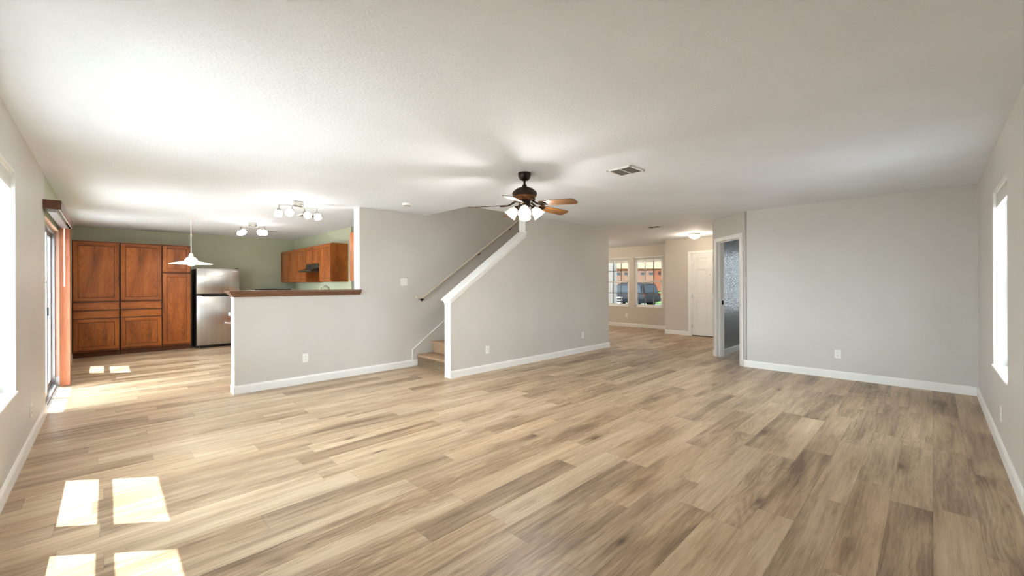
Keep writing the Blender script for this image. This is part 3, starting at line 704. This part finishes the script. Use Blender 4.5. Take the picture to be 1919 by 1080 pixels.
for a in (325, 37, 109, 181, 253):
    ang = YAW - PI / 2 + math.radians(a)
    R_ = Matrix.Rotation(ang, 4, 'Z') @ Matrix.Translation((0, 0, BZ)) @ Matrix.Translation((.1, 0, 0)) @ Matrix.Rotation(math.radians(3.2), 4, 'Y') @ Matrix.Translation((-.1, 0, 0)) @ Matrix.Rotation(math.radians(-12), 4, 'X')
    t = bmesh.new(); out = [(.19, -.052), (.30, -.058), (.52, -.066), (.56, -.06), (.578, -.04), (.58, .0), (.578, .04), (.56, .06), (.52, .066), (.30, .058), (.19, .052), (.178, .03), (.178, -.03)]
    A = [t.verts.new((x, y, .003)) for x, y in out]; B_ = [t.verts.new((x, y, -.003)) for x, y in out]; t.faces.new(A); t.faces.new(B_[::-1])
    for i in range(len(out)): j = (i + 1) % len(out); t.faces.new((A[i], A[j], B_[j], B_[i]))
    bm = NB(); merge(bm, t, 0)
    bl = obj('blade', bm, 'blade', parent=e); bl.matrix_local = R_
    bm = NB()
    add_tube(bm, [(.09, 0, .035), (.13, 0, .012), (.16, 0, -.002), (.185, 0, -.006)], [.011, .009, .008, .008], 8)
    for s in (-1, 1): add_tube(bm, [(.165, 0, -.006), (.185, s * .022, -.007), (.215, s * .038, -.007), (.245, s * .034, -.007), (.25, s * .018, -.007), (.236, s * .012, -.007)], .0065, 8)
    add_tube(bm, [(.185, 0, -.006), (.25, 0, -.007)], .006, 8)
    obj('blade_bracket', bm, 'bronze', parent=bl, smooth=50)
for k in range(4):
    ang = YAW + PI + k * PI / 2 + math.radians(-3)
    d = Vector((math.cos(ang), math.sin(ang), 0))
    bm = NB(); p0 = Vector((0, 0, -.335)); pts = [p0 + d * .04, p0 + d * .055 + Vector((0, 0, .004)), p0 + d * .078 + Vector((0, 0, -.012))]
    add_tube(bm, pts, .009, 8); q = Matrix.Translation(p0 + d * .078 + Vector((0, 0, -.01))) @ Matrix.Rotation(ang, 4, 'Z') @ Matrix.Rotation(-math.radians(39), 4, 'Y')
    add_lathe(bm, [(0, .0), (.02, 0), (.024, -.012), (.024, -.022), (0, -.022)], (0, 0, 0), 16, 0, q)
    arm = obj('lamp_arm', bm, 'bronze', parent=e, smooth=40)
    bm = NB(); add_lathe(bm, [(.022, -.016), (.03, -.03), (.042, -.045), (.05, -.065), (.054, -.09), (.062, -.112), (.064, -.116), (.060, -.113), (.050, -.088), (.045, -.064), (.036, -.044), (.026, -.03), (.02, -.018)], (0, 0, 0), 28, 0, q)
    obj('lamp_shade', bm, 'alab', parent=arm, smooth=60)
    bm = NB(); add_lathe(bm, [(0, -.02), (.012, -.025), (.013, -.045), (.026, -.07), (.026, -.085), (.015, -.1), (0, -.104)], (0, 0, 0), 16, 0, q); obj('bulb', bm, 'alab', parent=arm, smooth=60)
    lamp(q @ Vector((0, 0, -.125)), 9, (1, .96, .91), e)

# pendant
e = empty('pendant_lamp', (1.005, 8.75, H), 'white dish glass pendant hanging before the tall cabinets', 'pendant lamp')
bm = NB(); add_lathe(bm, [(0, -.001), (.058, -.001), (.058, -.008), (.03, -.02), (0, -.024)], seg=24); obj('canopy', bm, 'white', parent=e, smooth=40)
bm = NB(); add_tube(bm, [(0, 0, -.02), (0, 0, -.28)], .004, 8); add_lathe(bm, [(.0, -.27), (.010, -.275), (.012, -.285), (.0, -.30)], seg=12); add_tube(bm, [(0, 0, -.295), (0, 0, -.60)], .006, 8); obj('hanging_rod', bm, 'white', parent=e)
bm = NB(); add_lathe(bm, [(0, -.585), (.016, -.59), (.028, -.605), (.034, -.635), (.03, -.65), (0, -.652)], seg=24); obj('shade_cap', bm, 'white', parent=e, smooth=40)
bm = NB(); add_lathe(bm, [(.02, -.645), (.055, -.655), (.082, -.685), (.098, -.722), (.17, -.735), (.25, -.752), (.30, -.768), (.302, -.772), (.25, -.758), (.17, -.741), (.094, -.728), (.078, -.69), (.052, -.661), (.02, -.65)], seg=48); obj('lamp_shade', bm, 'dish', parent=e, smooth=60)
bm = NB(); add_lathe(bm, [(0, -.66), (.02, -.67), (.045, -.71), (.058, -.745), (.056, -.775), (.035, -.798), (0, -.806)], seg=24); obj('bulb', bm, 'bowl', parent=e, smooth=60)
lamp((0, 0, -.85), 5, (1, .93, .82), e, .05)

# two track lights
def track_light(loc, rz, label):
    e = empty('track_light', loc, label, 'ceiling light', rz=rz)
    bm = NB(); add_lathe(bm, [(0, -.001), (.062, -.001), (.066, -.008), (.066, -.058), (.060, -.064), (0, -.064)], seg=32); obj('canopy', bm, 'chrome', parent=e, smooth=40)
    bm = NB(); pts = []
    for i in range(17): u = i / 16 * 2 - 1; pts.append((u * .235, .05 * math.sin(u * PI), -.072))
    add_tube(bm, pts, .006, 8); obj('light_bar', bm, 'chrome', parent=e, smooth=50)
    for hx, hy, dx, dy, dz in ((-.232, 0, -.15, -.05, -1), (-.085, -.048, -.75, -.5, -1), (.085, .048, .75, -.5, -1), (.232, 0, .15, -.2, -1)):
        d = Vector((dx, dy, dz)).normalized(); q = d.to_track_quat('-Z', 'Y').to_matrix().to_4x4(); c = Vector((hx, hy, -.125))
        bm = NB(); add_tube(bm, [(hx, hy, -.072), (hx, hy, -.105), c], .007, 8); add_lathe(bm, [(0, .01), (.02, .01), (.024, 0), (.024, -.03), (0, -.03)], c, 16, 0, q)
        h = obj('spot_head', bm, 'chrome', parent=e, smooth=40)
        bm = NB(); add_lathe(bm, [(0, -.022), (.03, -.022), (.042, -.034), (.047, -.055), (.047, -.088), (.040, -.1), (0, -.104)], c, 24, 0, q); obj('lamp_shade', bm, 'frost', parent=h, smooth=60)
    lamp((0, 0, -.40), 5, (1, .97, .93), e, .08)
    return e
track_light((1.85, 6.02, H), math.radians(-6), 'nearer nickel track light with four glowing shades over the ledge')
track_light((1.875, 8.61, H), math.radians(-50), 'farther track light beyond, over the kitchen')
# foyer flush light
e = empty('ceiling_light', (9.53, 3.78, H), 'lit flush glass bowl light in the foyer by the front door', 'ceiling light')
bm = NB(); add_lathe(bm, [(0, -.001), (.13, -.001), (.135, -.02), (.12, -.03), (0, -.03)], seg=32); obj('light_base', bm, 'chrome', parent=e, smooth=40)
bm = NB(); add_lathe(bm, [(.125, -.022), (.128, -.04), (.11, -.075), (.075, -.1), (.03, -.112), (0, -.114)], seg=32); obj('glass_bowl', bm, 'bowl', parent=e, smooth=60)
bm = NB(); add_lathe(bm, [(0, -.11), (.01, -.112), (.012, -.122), (0, -.13)], seg=12); obj('finial', bm, 'chrome', parent=e, smooth=60)
lamp((0, 0, -.2), 9, (1, .84, .66), e, .08)
e = empty('ceiling_light', (9.4, 7.3, H), 'added ceiling light of the front room, unseen behind the stair wall', 'ceiling light')  # unseen lamp added to brighten the front window wall
bm = NB(); add_lathe(bm, [(0, -.001), (.15, -.001), (.155, -.02), (.14, -.06), (.08, -.09), (0, -.1)], seg=32); obj('glass_bowl', bm, 'bowl', parent=e, smooth=60)
lamp((0, 0, -.3), 26, (1, .88, .72), e, .1)

# ------------------------------------------------------------------ kitchen
def panel_door(bm, ax, plane, out, u0, u1, z0, z1, st=.055, mi=0, mp=0, mg=1, drawer=False):
    """recessed-panel door leaf: stiles, rails, thin bevel bead, flat panel. plane = carcass front, out = outward sign"""
    def B(a0, a1, v0, v1, q0, q1, m_, bev=0):
        p0, p1 = plane + out * v0, plane + out * v1
        if ax == 'y': add_box(bm, a0, a1, p0, p1, q0, q1, m_, bev)
        else: add_box(bm, p0, p1, a0, a1, q0, q1, m_, bev)
    if drawer: B(u0, u1, .001, .02, z0, z1, mi, .004); return
    B(u0, u0 + st, .001, .020, z0, z1, mi, .002); B(u1 - st, u1, .001, .020, z0, z1, mi, .002)
    B(u0 + st, u1 - st, .001, .020, z0, z0 + st, 2, .002); B(u0 + st, u1 - st, .001, .020, z1 - st, z1, 2, .002)
    B(u0 + st - .002, u1 - st + .002, .001, .009, z0 + st - .002, z1 - st + .002, mg)
    B(u0 + st + .006, u1 - st - .006, .002, .012, z0 + st + .007, z1 - st - .007, mp)
OAK3 = ['oak', 'gap', 'oakh']
YC = 10.77
def tall_cab(x0, x1, fronts, label, zt=2.13):
    e = empty('tall_cabinet', ((x0 + x1) / 2, YC, 0), label, 'cabinet', 'tall oak cabinets on the kitchen back wall')
    ox, oy = -(x0 + x1) / 2, -YC
    bm = NB(); add_box(bm, x0 + ox, x1 + ox, 0, YK - .003 - YC, .10, zt, 0, .002); obj('cabinet_body', bm, 'oak', parent=e)
    bm = NB(); add_box(bm, x0 + ox + .002, x1 + ox - .002, -.0015, .001, .11, zt - .006); obj('gap_shade_board', bm, 'oakdark', parent=e)  # dark sheet painted as the shade in gaps between fronts
    bm = NB(); add_box(bm, x0 + ox, x1 + ox, .06, YK - .003 - YC, 0, .10); obj('toe_kick', bm, 'oakdark', parent=e)
    for kind, z0, z1 in fronts:
        bm = NB(); panel_door(bm, 'y', 0, -1, x0 + ox + .010, x1 + ox - .010, z0, z1, .058, drawer=(kind == 'drawer'))
        obj('door' if kind == 'door' else 'drawer', bm, OAK3 if kind == 'door' else 'oakh', parent=e)
f = [('door', 1.03, 2.105), ('drawer', .865, .995), ('drawer', .715, .84), ('door', .13, .69)]
tall_cab(-.452, .158, f, 'leftmost tall oak cabinet, beside the sliding door')
tall_cab(.172, .772, f, 'middle tall oak cabinet of the three')
tall_cab(.778, 1.232, [('door', 1.585, 2.105), ('door', .13, 1.545)], 'narrow tall oak cabinet next to the refrigerator')
# refrigerator
e = empty('refrigerator', (1.68, 10.66, 0), 'stainless steel top freezer refrigerator with dark sides', 'refrigerator')
bm = NB(); add_box(bm, -.375, .375, .0, .62, .025, 1.655, 0, .004); obj('fridge_body', bm, 'charcoal', parent=e)
for nm, z0, z1 in (('freezer_door', 1.135, 1.665), ('fridge_door', .06, 1.095)):
    bm = NB(); add_box(bm, -.375, .375, -.058, -.004, z0, z1, 0, .010); dd = obj(nm, bm, 'steel', parent=e, smooth=40)
    if nm == 'freezer_door':
        bm = NB(); add_box(bm, .255, .335, -.0595, -.0575, 1.605, 1.62); obj('badge', bm, 'white', parent=dd)
        bm = NB(); add_box(bm, .30, .36, -.05, .02, 1.665, 1.68, 0, .004); add_box(bm, -.36, -.30, -.05, .02, 1.665, 1.672, 0, .003); obj('hinge_cover', bm, 'black', parent=dd)
bm = NB(); add_box(bm, -.374, .374, -.045, 0, 1.09, 1.14); add_prism(bm, [(-.34, 1.105), (.34, 1.105), (.30, 1.072), (-.26, 1.072)], 'y', -.066, -.045, 0, .002); obj('handle_recess', bm, 'black', parent=e)
bm = NB(); add_box(bm, -.372, .372, -.02, 0, .015, .06); obj('toe_grille', bm, 'black', parent=e)
for s in (-1, 1):
    bm = NB(); add_lathe(bm, [(0, 0), (.022, 0), (.022, .012), (.01, .016), (.01, .04), (0, .04)], (s * .33, -.02, 0), 14); obj('foot', bm, 'chrome', parent=e)
# wall cabinets
XU = 3.055
def wall_cab(y0, y1, z0, z1, doors, label, deep=.317):
    e = empty('wall_cabinet', (XU, (y0 + y1) / 2, z0), label, 'cabinet', 'oak wall cabinets beside the range hood')
    oy = -(y0 + y1) / 2
    bm = NB(); add_box(bm, 0, deep, y0 + oy, y1 + oy, 0, z1 - z0, 0, .002); obj('cabinet_body', bm, 'oak', parent=e)
    w_ = (y1 - y0) / doors
    for k in range(doors):
        bm = NB(); panel_door(bm, 'x', 0, -1, y0 + oy + k * w_ + .012, y0 + oy + (k + 1) * w_ - .012, .018, z1 - z0 - .018, .05); obj('door', bm, OAK3, parent=e)
    return e
wall_cab(8.03, 8.63, 1.37, 2.115, 1, 'oak wall cabinet nearest, with its broad side panel showing')
wall_cab(8.634, 9.40, 1.745, 2.115, 2, 'short oak wall cabinet above the black range hood')
wall_cab(9.404, 10.03, 1.37, 2.115, 1, 'oak wall cabinet just past the range hood')
wall_cab(10.034, 11.195, 1.37, 2.115, 2, 'two door oak wall cabinet deepest in the kitchen corner')
e = empty('range_hood', (3.37, 9.017, 1.742), 'black range hood under the short oak cabinet', 'range hood')
bm = NB(); add_prism(bm, [(0, 0), (-.335, 0), (-.335, -.085), (-.50, -.135), (-.50, -.165), (0, -.165)], 'y', -.38, .38, 0, .004); obj('hood_body', bm, 'hood', parent=e)
bm = NB(); add_box(bm, -.339, -.334, -.16, .05, -.06, -.03); obj('control_panel', bm, 'dslot', parent=e)
bm = NB(); add_box(bm, -.339, -.3335, -.33, -.26, -.055, -.035); obj('badge', bm, 'chrome', parent=e)
# splash panel below the hood
boxes('range_back_panel', [(3.355, 3.374, 8.64, 9.396, 1.372, 1.57)], 'oak', label='brown wooden panel on the wall under the range hood', cat='wall panel')
# cabinet behind the full height wall
e = empty('wall_cabinet', (2.68, YH2 + .003, 1.368), 'oak wall cabinet end peeking out beside the cream wall end', 'cabinet')
bm = NB(); add_box(bm, 0, .66, 0, .30, 0, .745, 0, .002); obj('cabinet_body', bm, 'oak', parent=e)
bm = NB(); panel_door(bm, 'y', .30, 1, .006, .325, .018, .727, .05); obj('door', bm, OAK3, parent=e)
bm = NB(); panel_door(bm, 'y', .30, 1, .335, .654, .018, .727, .05); obj('door', bm, OAK3, parent=e)
# peninsula base, counter, faucet, bracket
e = empty('base_cabinet', (1.22, YH2 + .004, 0), 'oak base cabinets hidden behind the half wall', 'cabinet')
bm = NB(); add_box(bm, 0, 2.1, 0, .58, .1, .87); add_box(bm, 0, 2.1, 0, .52, 0, .1); obj('cabinet_body', bm, 'oak', parent=e)
for k in range(4):
    bm = NB(); panel_door(bm, 'y', .58, 1, .01 + k * .52, .52 + k * .52, .12, .68, .05); obj('door', bm, OAK3, parent=e)
boxes('kitchen_counter', [(1.205, 3.36, YH2 + .004, 6.64, .872, .91, 0, .004)], 'counter', label='pale laminate counter behind the half wall', cat='counter')
e = empty('faucet', (2.31, 6.34, .912), 'chrome gooseneck faucet arching just above the brown ledge', 'faucet')
bm = NB(); add_lathe(bm, [(0, 0), (.03, 0), (.03, .01), (.018, .02), (.016, .08), (0, .08)], seg=20); obj('faucet_base', bm, 'chrome', parent=e, smooth=40)
bm = NB(); pts = [(.06, 0, .05), (.06, 0, .30)] if False else [(-.065, 0, .01), (-.065, 0, .31)]
pts += [(-.065 * math.cos(a), 0, .31 + .075 * math.sin(a)) for a in [PI * k / 10 for k in range(1, 10)]] + [(.065, 0, .31), (.065, 0, .24)]
add_tube(bm, [(p[0], p[1], p[2]) for p in pts], .012, 12); obj('spout', bm, 'chrome', parent=e, smooth=50)
bm = NB(); add_lathe(bm, [(0, 0), (.024, 0), (.02, .012), (0, .012)], (-.065, 0, 0), 16); obj('spout_collar', bm, 'chrome', parent=e)
e = empty('towel_bracket', (1.2195, 6.56, .80), 'small white hook bracket sticking out past the half wall end', 'bracket')
bm = NB(); add_box(bm, -.07, 0, -.02, .02, .10, .145, 0, .005); obj('upper_stub', bm, 'white', parent=e)
bm = NB(); add_prism(bm, [(0, -.02), (0, .03), (-.03, .035), (-.05, .012), (-.11, .02), (-.115, .005), (-.06, -.008)], 'y', -.02, .02, 0, .003); obj('lower_hook', bm, 'white', parent=e)
# right-hand base run with black range top
e = empty('base_cabinet', (3.36, 8.03, 0), 'oak base cabinets under the wall cabinets', 'cabinet')
bm = NB(); add_box(bm, -.6, 0, 0, 3.27, .1, .87); add_box(bm, -.54, 0, 0, 3.27, 0, .1); obj('cabinet_body', bm, 'oak', parent=e)
boxes('kitchen_counter', [(2.74, 3.36, 8.03, 11.30, .872, .91, 0, .004)], 'counter', label='pale laminate counter below the wall cabinets', cat='counter')
e = empty('base_cabinet', (2.12, 10.72, 0), 'oak base cabinet beside the refrigerator', 'cabinet')
bm = NB(); add_box(bm, 0, .6, 0, .585, .1, .87); add_box(bm, 0, .6, .06, .585, 0, .1); obj('cabinet_body', bm, 'oak', parent=e)
boxes('kitchen_counter', [(2.12, 2.735, 10.70, 11.305, .872, .91, 0, .004)], 'counter', label='pale laminate counter beside the refrigerator', cat='counter')
e = empty('microwave', (2.80, 10.88, .912), 'black flat topped appliance just above the brown ledge line', 'appliance')
bm = NB(); add_box(bm, -.34, .33, -.16, .22, .012, .302, 0, .006); obj('microwave_body', bm, 'black', parent=e)
bm = NB(); add_box(bm, -.33, .17, -.175, -.16, .03, .29, 0, .004); obj('microwave_door', bm, 'hood', parent=e)
bm = NB(); [add_lathe(bm, [(0, 0), (.015, 0), (.015, .013), (0, .013)], (sx, sy, 0), 12) for sx in (-.3, .3) for sy in (-.13, .18)]; obj('foot', bm, 'black', parent=e)

# ------------------------------------------------------------------ outdoors
GZ = -.40
bm = NB()
def quad(bm, pts, mi=0):
    f = bm.faces.new([bm.verts.new(p) for p in pts]); f.material_index = mi
boxes('ground', [(-60, 110, -60, 90, GZ - .3, GZ)], 'asph', kind=S, label='grey pavement and street outside', cat='ground')
boxes('patio', [(-7, XL - T - .01, -3, 14, GZ, -.06)], 'conc', kind=S, label='pale patio slab outside the left wall', cat='patio')
bm = NB(); add_prism(bm, [(33, GZ), (33, GZ + .08), (34, GZ + .12), (47.2, .44), (47.2, GZ)], 'y', 9, 70, 0)
obj('lawn', bm, 'grass', kind='stuff', label='bright green lawn across the street', cat='lawn')
# directions: fw is the view axis; the street scene is placed along rays through the front windows
VD = lambda ang, dist: Vector((math.cos(ang) * dist, math.sin(ang) * dist, 0))
# SUV
def suv(loc, heading, label):
    e = empty('parked_suv', loc, label, 'car', rz=heading)
    Wd = .90
    body = [(-2.2, .45), (-2.22, .75), (-2.15, .98), (-.9, 1.02), (1.0, 1.02), (2.05, .92), (2.22, .75), (2.25, .42), (1.95, .32), (-1.95, .32)]
    bm = NB(); add_prism(bm, body, 'y', -Wd, Wd, 0, .06); obj('car_body', bm, 'carp', parent=e, smooth=40)
    t = bmesh.new(); lo = [(-2.12, 1.0), (1.15, 1.0)]; hi = [(-1.85, 1.70), (.35, 1.70)]; hr = [(-1.6, 1.76), (.2, 1.76)]
    v = []
    for (x, z), wy in ((lo[0], Wd - .04), (hi[0], Wd - .17), (hr[0], Wd - .3), (hr[1], Wd - .3), (hi[1], Wd - .17), (lo[1], Wd - .04)):
        v.append((t.verts.new((x, -wy, z)), t.verts.new((x, wy, z))))
    t.faces.new([a for a, b in v]); t.faces.new([b for a, b in v][::-1])
    for i in range(6): j = (i + 1) % 6; t.faces.new((v[i][0], v[i][1], v[j][1], v[j][0]))
    bmesh.ops.bevel(t, geom=t.edges[:], offset=.03, segments=2, affect='EDGES')
    bm = NB(); merge(bm, t); obj('cabin', bm, 'carp', parent=e, smooth=35)
    for s in (-1, 1):
        for x0, x1, k0, k1 in ((-1.86, -1.02, -1.72, -1.02), (-.94, -.02, -.94, -.02), (.06, .92, .06, .42)):
            t = bmesh.new(); wy0, wy1 = Wd - .045, Wd - .145
            q = [(x0, wy0 + .01, 1.08), (x1, wy0 + .01, 1.08), (k1, wy1 + .02, 1.58), (k0, wy1 + .02, 1.58)]
            A = [t.verts.new((x, s * y, z)) for x, y, z in q]; B_ = [t.verts.new((x, s * (y - .03), z)) for x, y, z in q]; t.faces.new(A); t.faces.new(B_[::-1])
            for i in range(4): j = (i + 1) % 4; t.faces.new((A[i], A[j], B_[j], B_[i]))
            bm = NB(); merge(bm, t); obj('side_window', bm, 'cargl', parent=e)
    t = bmesh.new(); q = [(-2.115, -.72, 1.08), (-2.115, .72, 1.08), (-1.91, .62, 1.6), (-1.91, -.62, 1.6)]
    A = [t.verts.new(p) for p in q]; B_ = [t.verts.new((p[0] + .03, p[1], p[2])) for p in q]; t.faces.new(A); t.faces.new(B_[::-1])
    for i in range(4): j = (i + 1) % 4; t.faces.new((A[i], A[j], B_[j], B_[i]))
    bm = NB(); merge(bm, t); obj('rear_window', bm, 'cargl', parent=e)
    t = bmesh.new(); q = [(1.14, -.72, 1.06), (1.14, .72, 1.06), (.44, .64, 1.62), (.44, -.64, 1.62)]
    A = [t.verts.new(p) for p in q]; B_ = [t.verts.new((p[0] - .03, p[1], p[2] - .03)) for p in q]; t.faces.new(A); t.faces.new(B_[::-1])
    for i in range(4): j = (i + 1) % 4; t.faces.new((A[i], A[j], B_[j], B_[i]))
    bm = NB(); merge(bm, t); obj('windscreen', bm, 'cargl', parent=e)
    for s in (-1, 1):
        bm = NB(); add_box(bm, -2.225, -2.1, s * .80, s * .89, .84, 1.0, 0, .02); obj('tail_lamp', bm, 'tail', parent=e)
        for x in (-1.38, 1.38):
            mt = Matrix.Rotation(-s * PI / 2, 4, 'X')
            bm = NB(); add_lathe(bm, [(.2, .12), (.34, .11), (.37, .07), (.37, -.07), (.34, -.1), (0, -.1)], (x, s * .82, .37), 28, 0, mt); wh = obj('wheel', bm, 'tyre', parent=e, smooth=40)
            bm = NB(); add_lathe(bm, [(0, .105), (.06, .11), (.2, .10), (.235, .118), (.235, .10)], (x, s * .82, .37), 28, 0, mt); obj('rim', bm, 'rim', parent=wh, smooth=40)
    bm = NB(); add_box(bm, -2.34, -2.16, -.86, .86, .42, .66, 0, .04); obj('rear_bumper', bm, 'tyre', parent=e, smooth=40)
    bm = NB(); [add_box(bm, -1.5, .15, s * .62 - .02, s * .62 + .02, 1.765, 1.80, 0, .01) for s in (-1, 1)]; obj('roof_rack', bm, 'tyre', parent=e)
    return e
def at_px(px, depth):   # ground point at a depth along the view axis (metres) seen at image column px
    return fw * depth + rt * ((px - 959.5) / F_PX * depth)
p = at_px(1178, 31.3); suv((p.x, p.y, GZ), math.radians(79), 'dark navy SUV parked outside the front windows')
# porch column and slatted bench near the left front window
p = at_px(1146.5, 15.5)
e = empty('porch_column', (p.x, p.y, GZ), 'pale grey porch column outside the left front window', 'column')
bm = NB(); add_box(bm, -.14, .14, -.14, .14, .0, 3.4, 0, .005); obj('column_shaft', bm, 'porch', parent=e)
bm = NB(); [add_box(bm, -.15 , .15, q - .012, q + .012, .2, 3.3) for q in (-.1, .0, .1)]; obj('column_boards', bm, 'conc', parent=e)
p = at_px(1160, 20)
e = empty('slatted_bench', (p.x, p.y, GZ), 'white slatted seat back in front of the SUV', 'bench', rz=YAW - PI / 2)
for k in range(4):
    bm = NB(); add_box(bm, -.15, .15, -.02, .02, .62 + k * .13, .68 + k * .13, 0, .004); obj('slat', bm, 'white', parent=e)
bm = NB(); add_box(bm, -.16, -.12, -.015, .02, 0, 1.14); add_box(bm, .12, .16, -.015, .02, 0, 1.14); add_box(bm, -.15, .15, .0, .02, .6, 1.1); obj('seat_back_frame', bm, 'tyre', parent=e)
# neighbour house
hp = at_px(1190, 48)
e = empty('neighbour_house', (hp.x, hp.y, .45), 'two storey brick and peach sided house across the street', 'house', rz=YAW - PI / 2)
bm = NB(); add_box(bm, -14, 12, 0, 8, 0, 2.75); obj('brick_wall', bm, 'brick', parent=e)
bm = NB(); add_box(bm, -14, 12, .3, 8, 2.75, 6.6)
for k in range(18): add_box(bm, -14, 12, .27, .31, 2.8 + k * .21, 2.96 + k * .21)
obj('upper_siding', bm, 'siding', parent=e)
bm = NB(); add_box(bm, -14.3, 12.3, -.35, .4, 2.62, 2.95); obj('eave_board', bm, 'siding', parent=e)
bm = NB(); add_prism(bm, [(-.6, 6.5), (8.6, 6.5), (4, 9)], 'x', -14.5, 12.5); obj('roof', bm, 'roof', parent=e)
bm = NB(); add_box(bm, -2.6, 2.2, -.08, .02, .0, 2.35)
for k in range(4): add_box(bm, -2.55, 2.15, -.10, -.07, .04 + k * .58, .56 + k * .58)
g = obj('garage_door', bm, 'gdoor', parent=e)
for k in range(5):
    bm = NB(); x = -2.2 + k * .95; add_box(bm, x, x + .55, -.115, -.09, 1.88, 2.16, 0, .01); obj('garage_window', bm, 'cargl', parent=g)
bm = NB(); add_box(bm, 2.7, 4.4, .2, .3, 3.6, 5.2); wn = obj('window_frame', bm, 'white', parent=e)
bm = NB(); add_box(bm, 2.8, 4.3, .18, .22, 3.7, 5.1); obj('pane', bm, 'cargl', parent=wn)
bm = NB(); add_box(bm, 2.75, 2.95, -.12, .0, 1.9, 2.25, 0, .02); obj('wall_lantern', bm, 'black', parent=e)
# small roof over the patio door (shades its upper part)
bm = NB(); add_prism(bm, [(XL - T - .005, 2.34), (-1.29, 2.28), (-1.29, 2.34), (XL - T - .005, 2.46)], 'y', 6.25, 8.98)
obj('door_awning', bm, 'white', kind=S, label='small awning over the sliding door outside', cat='awning')
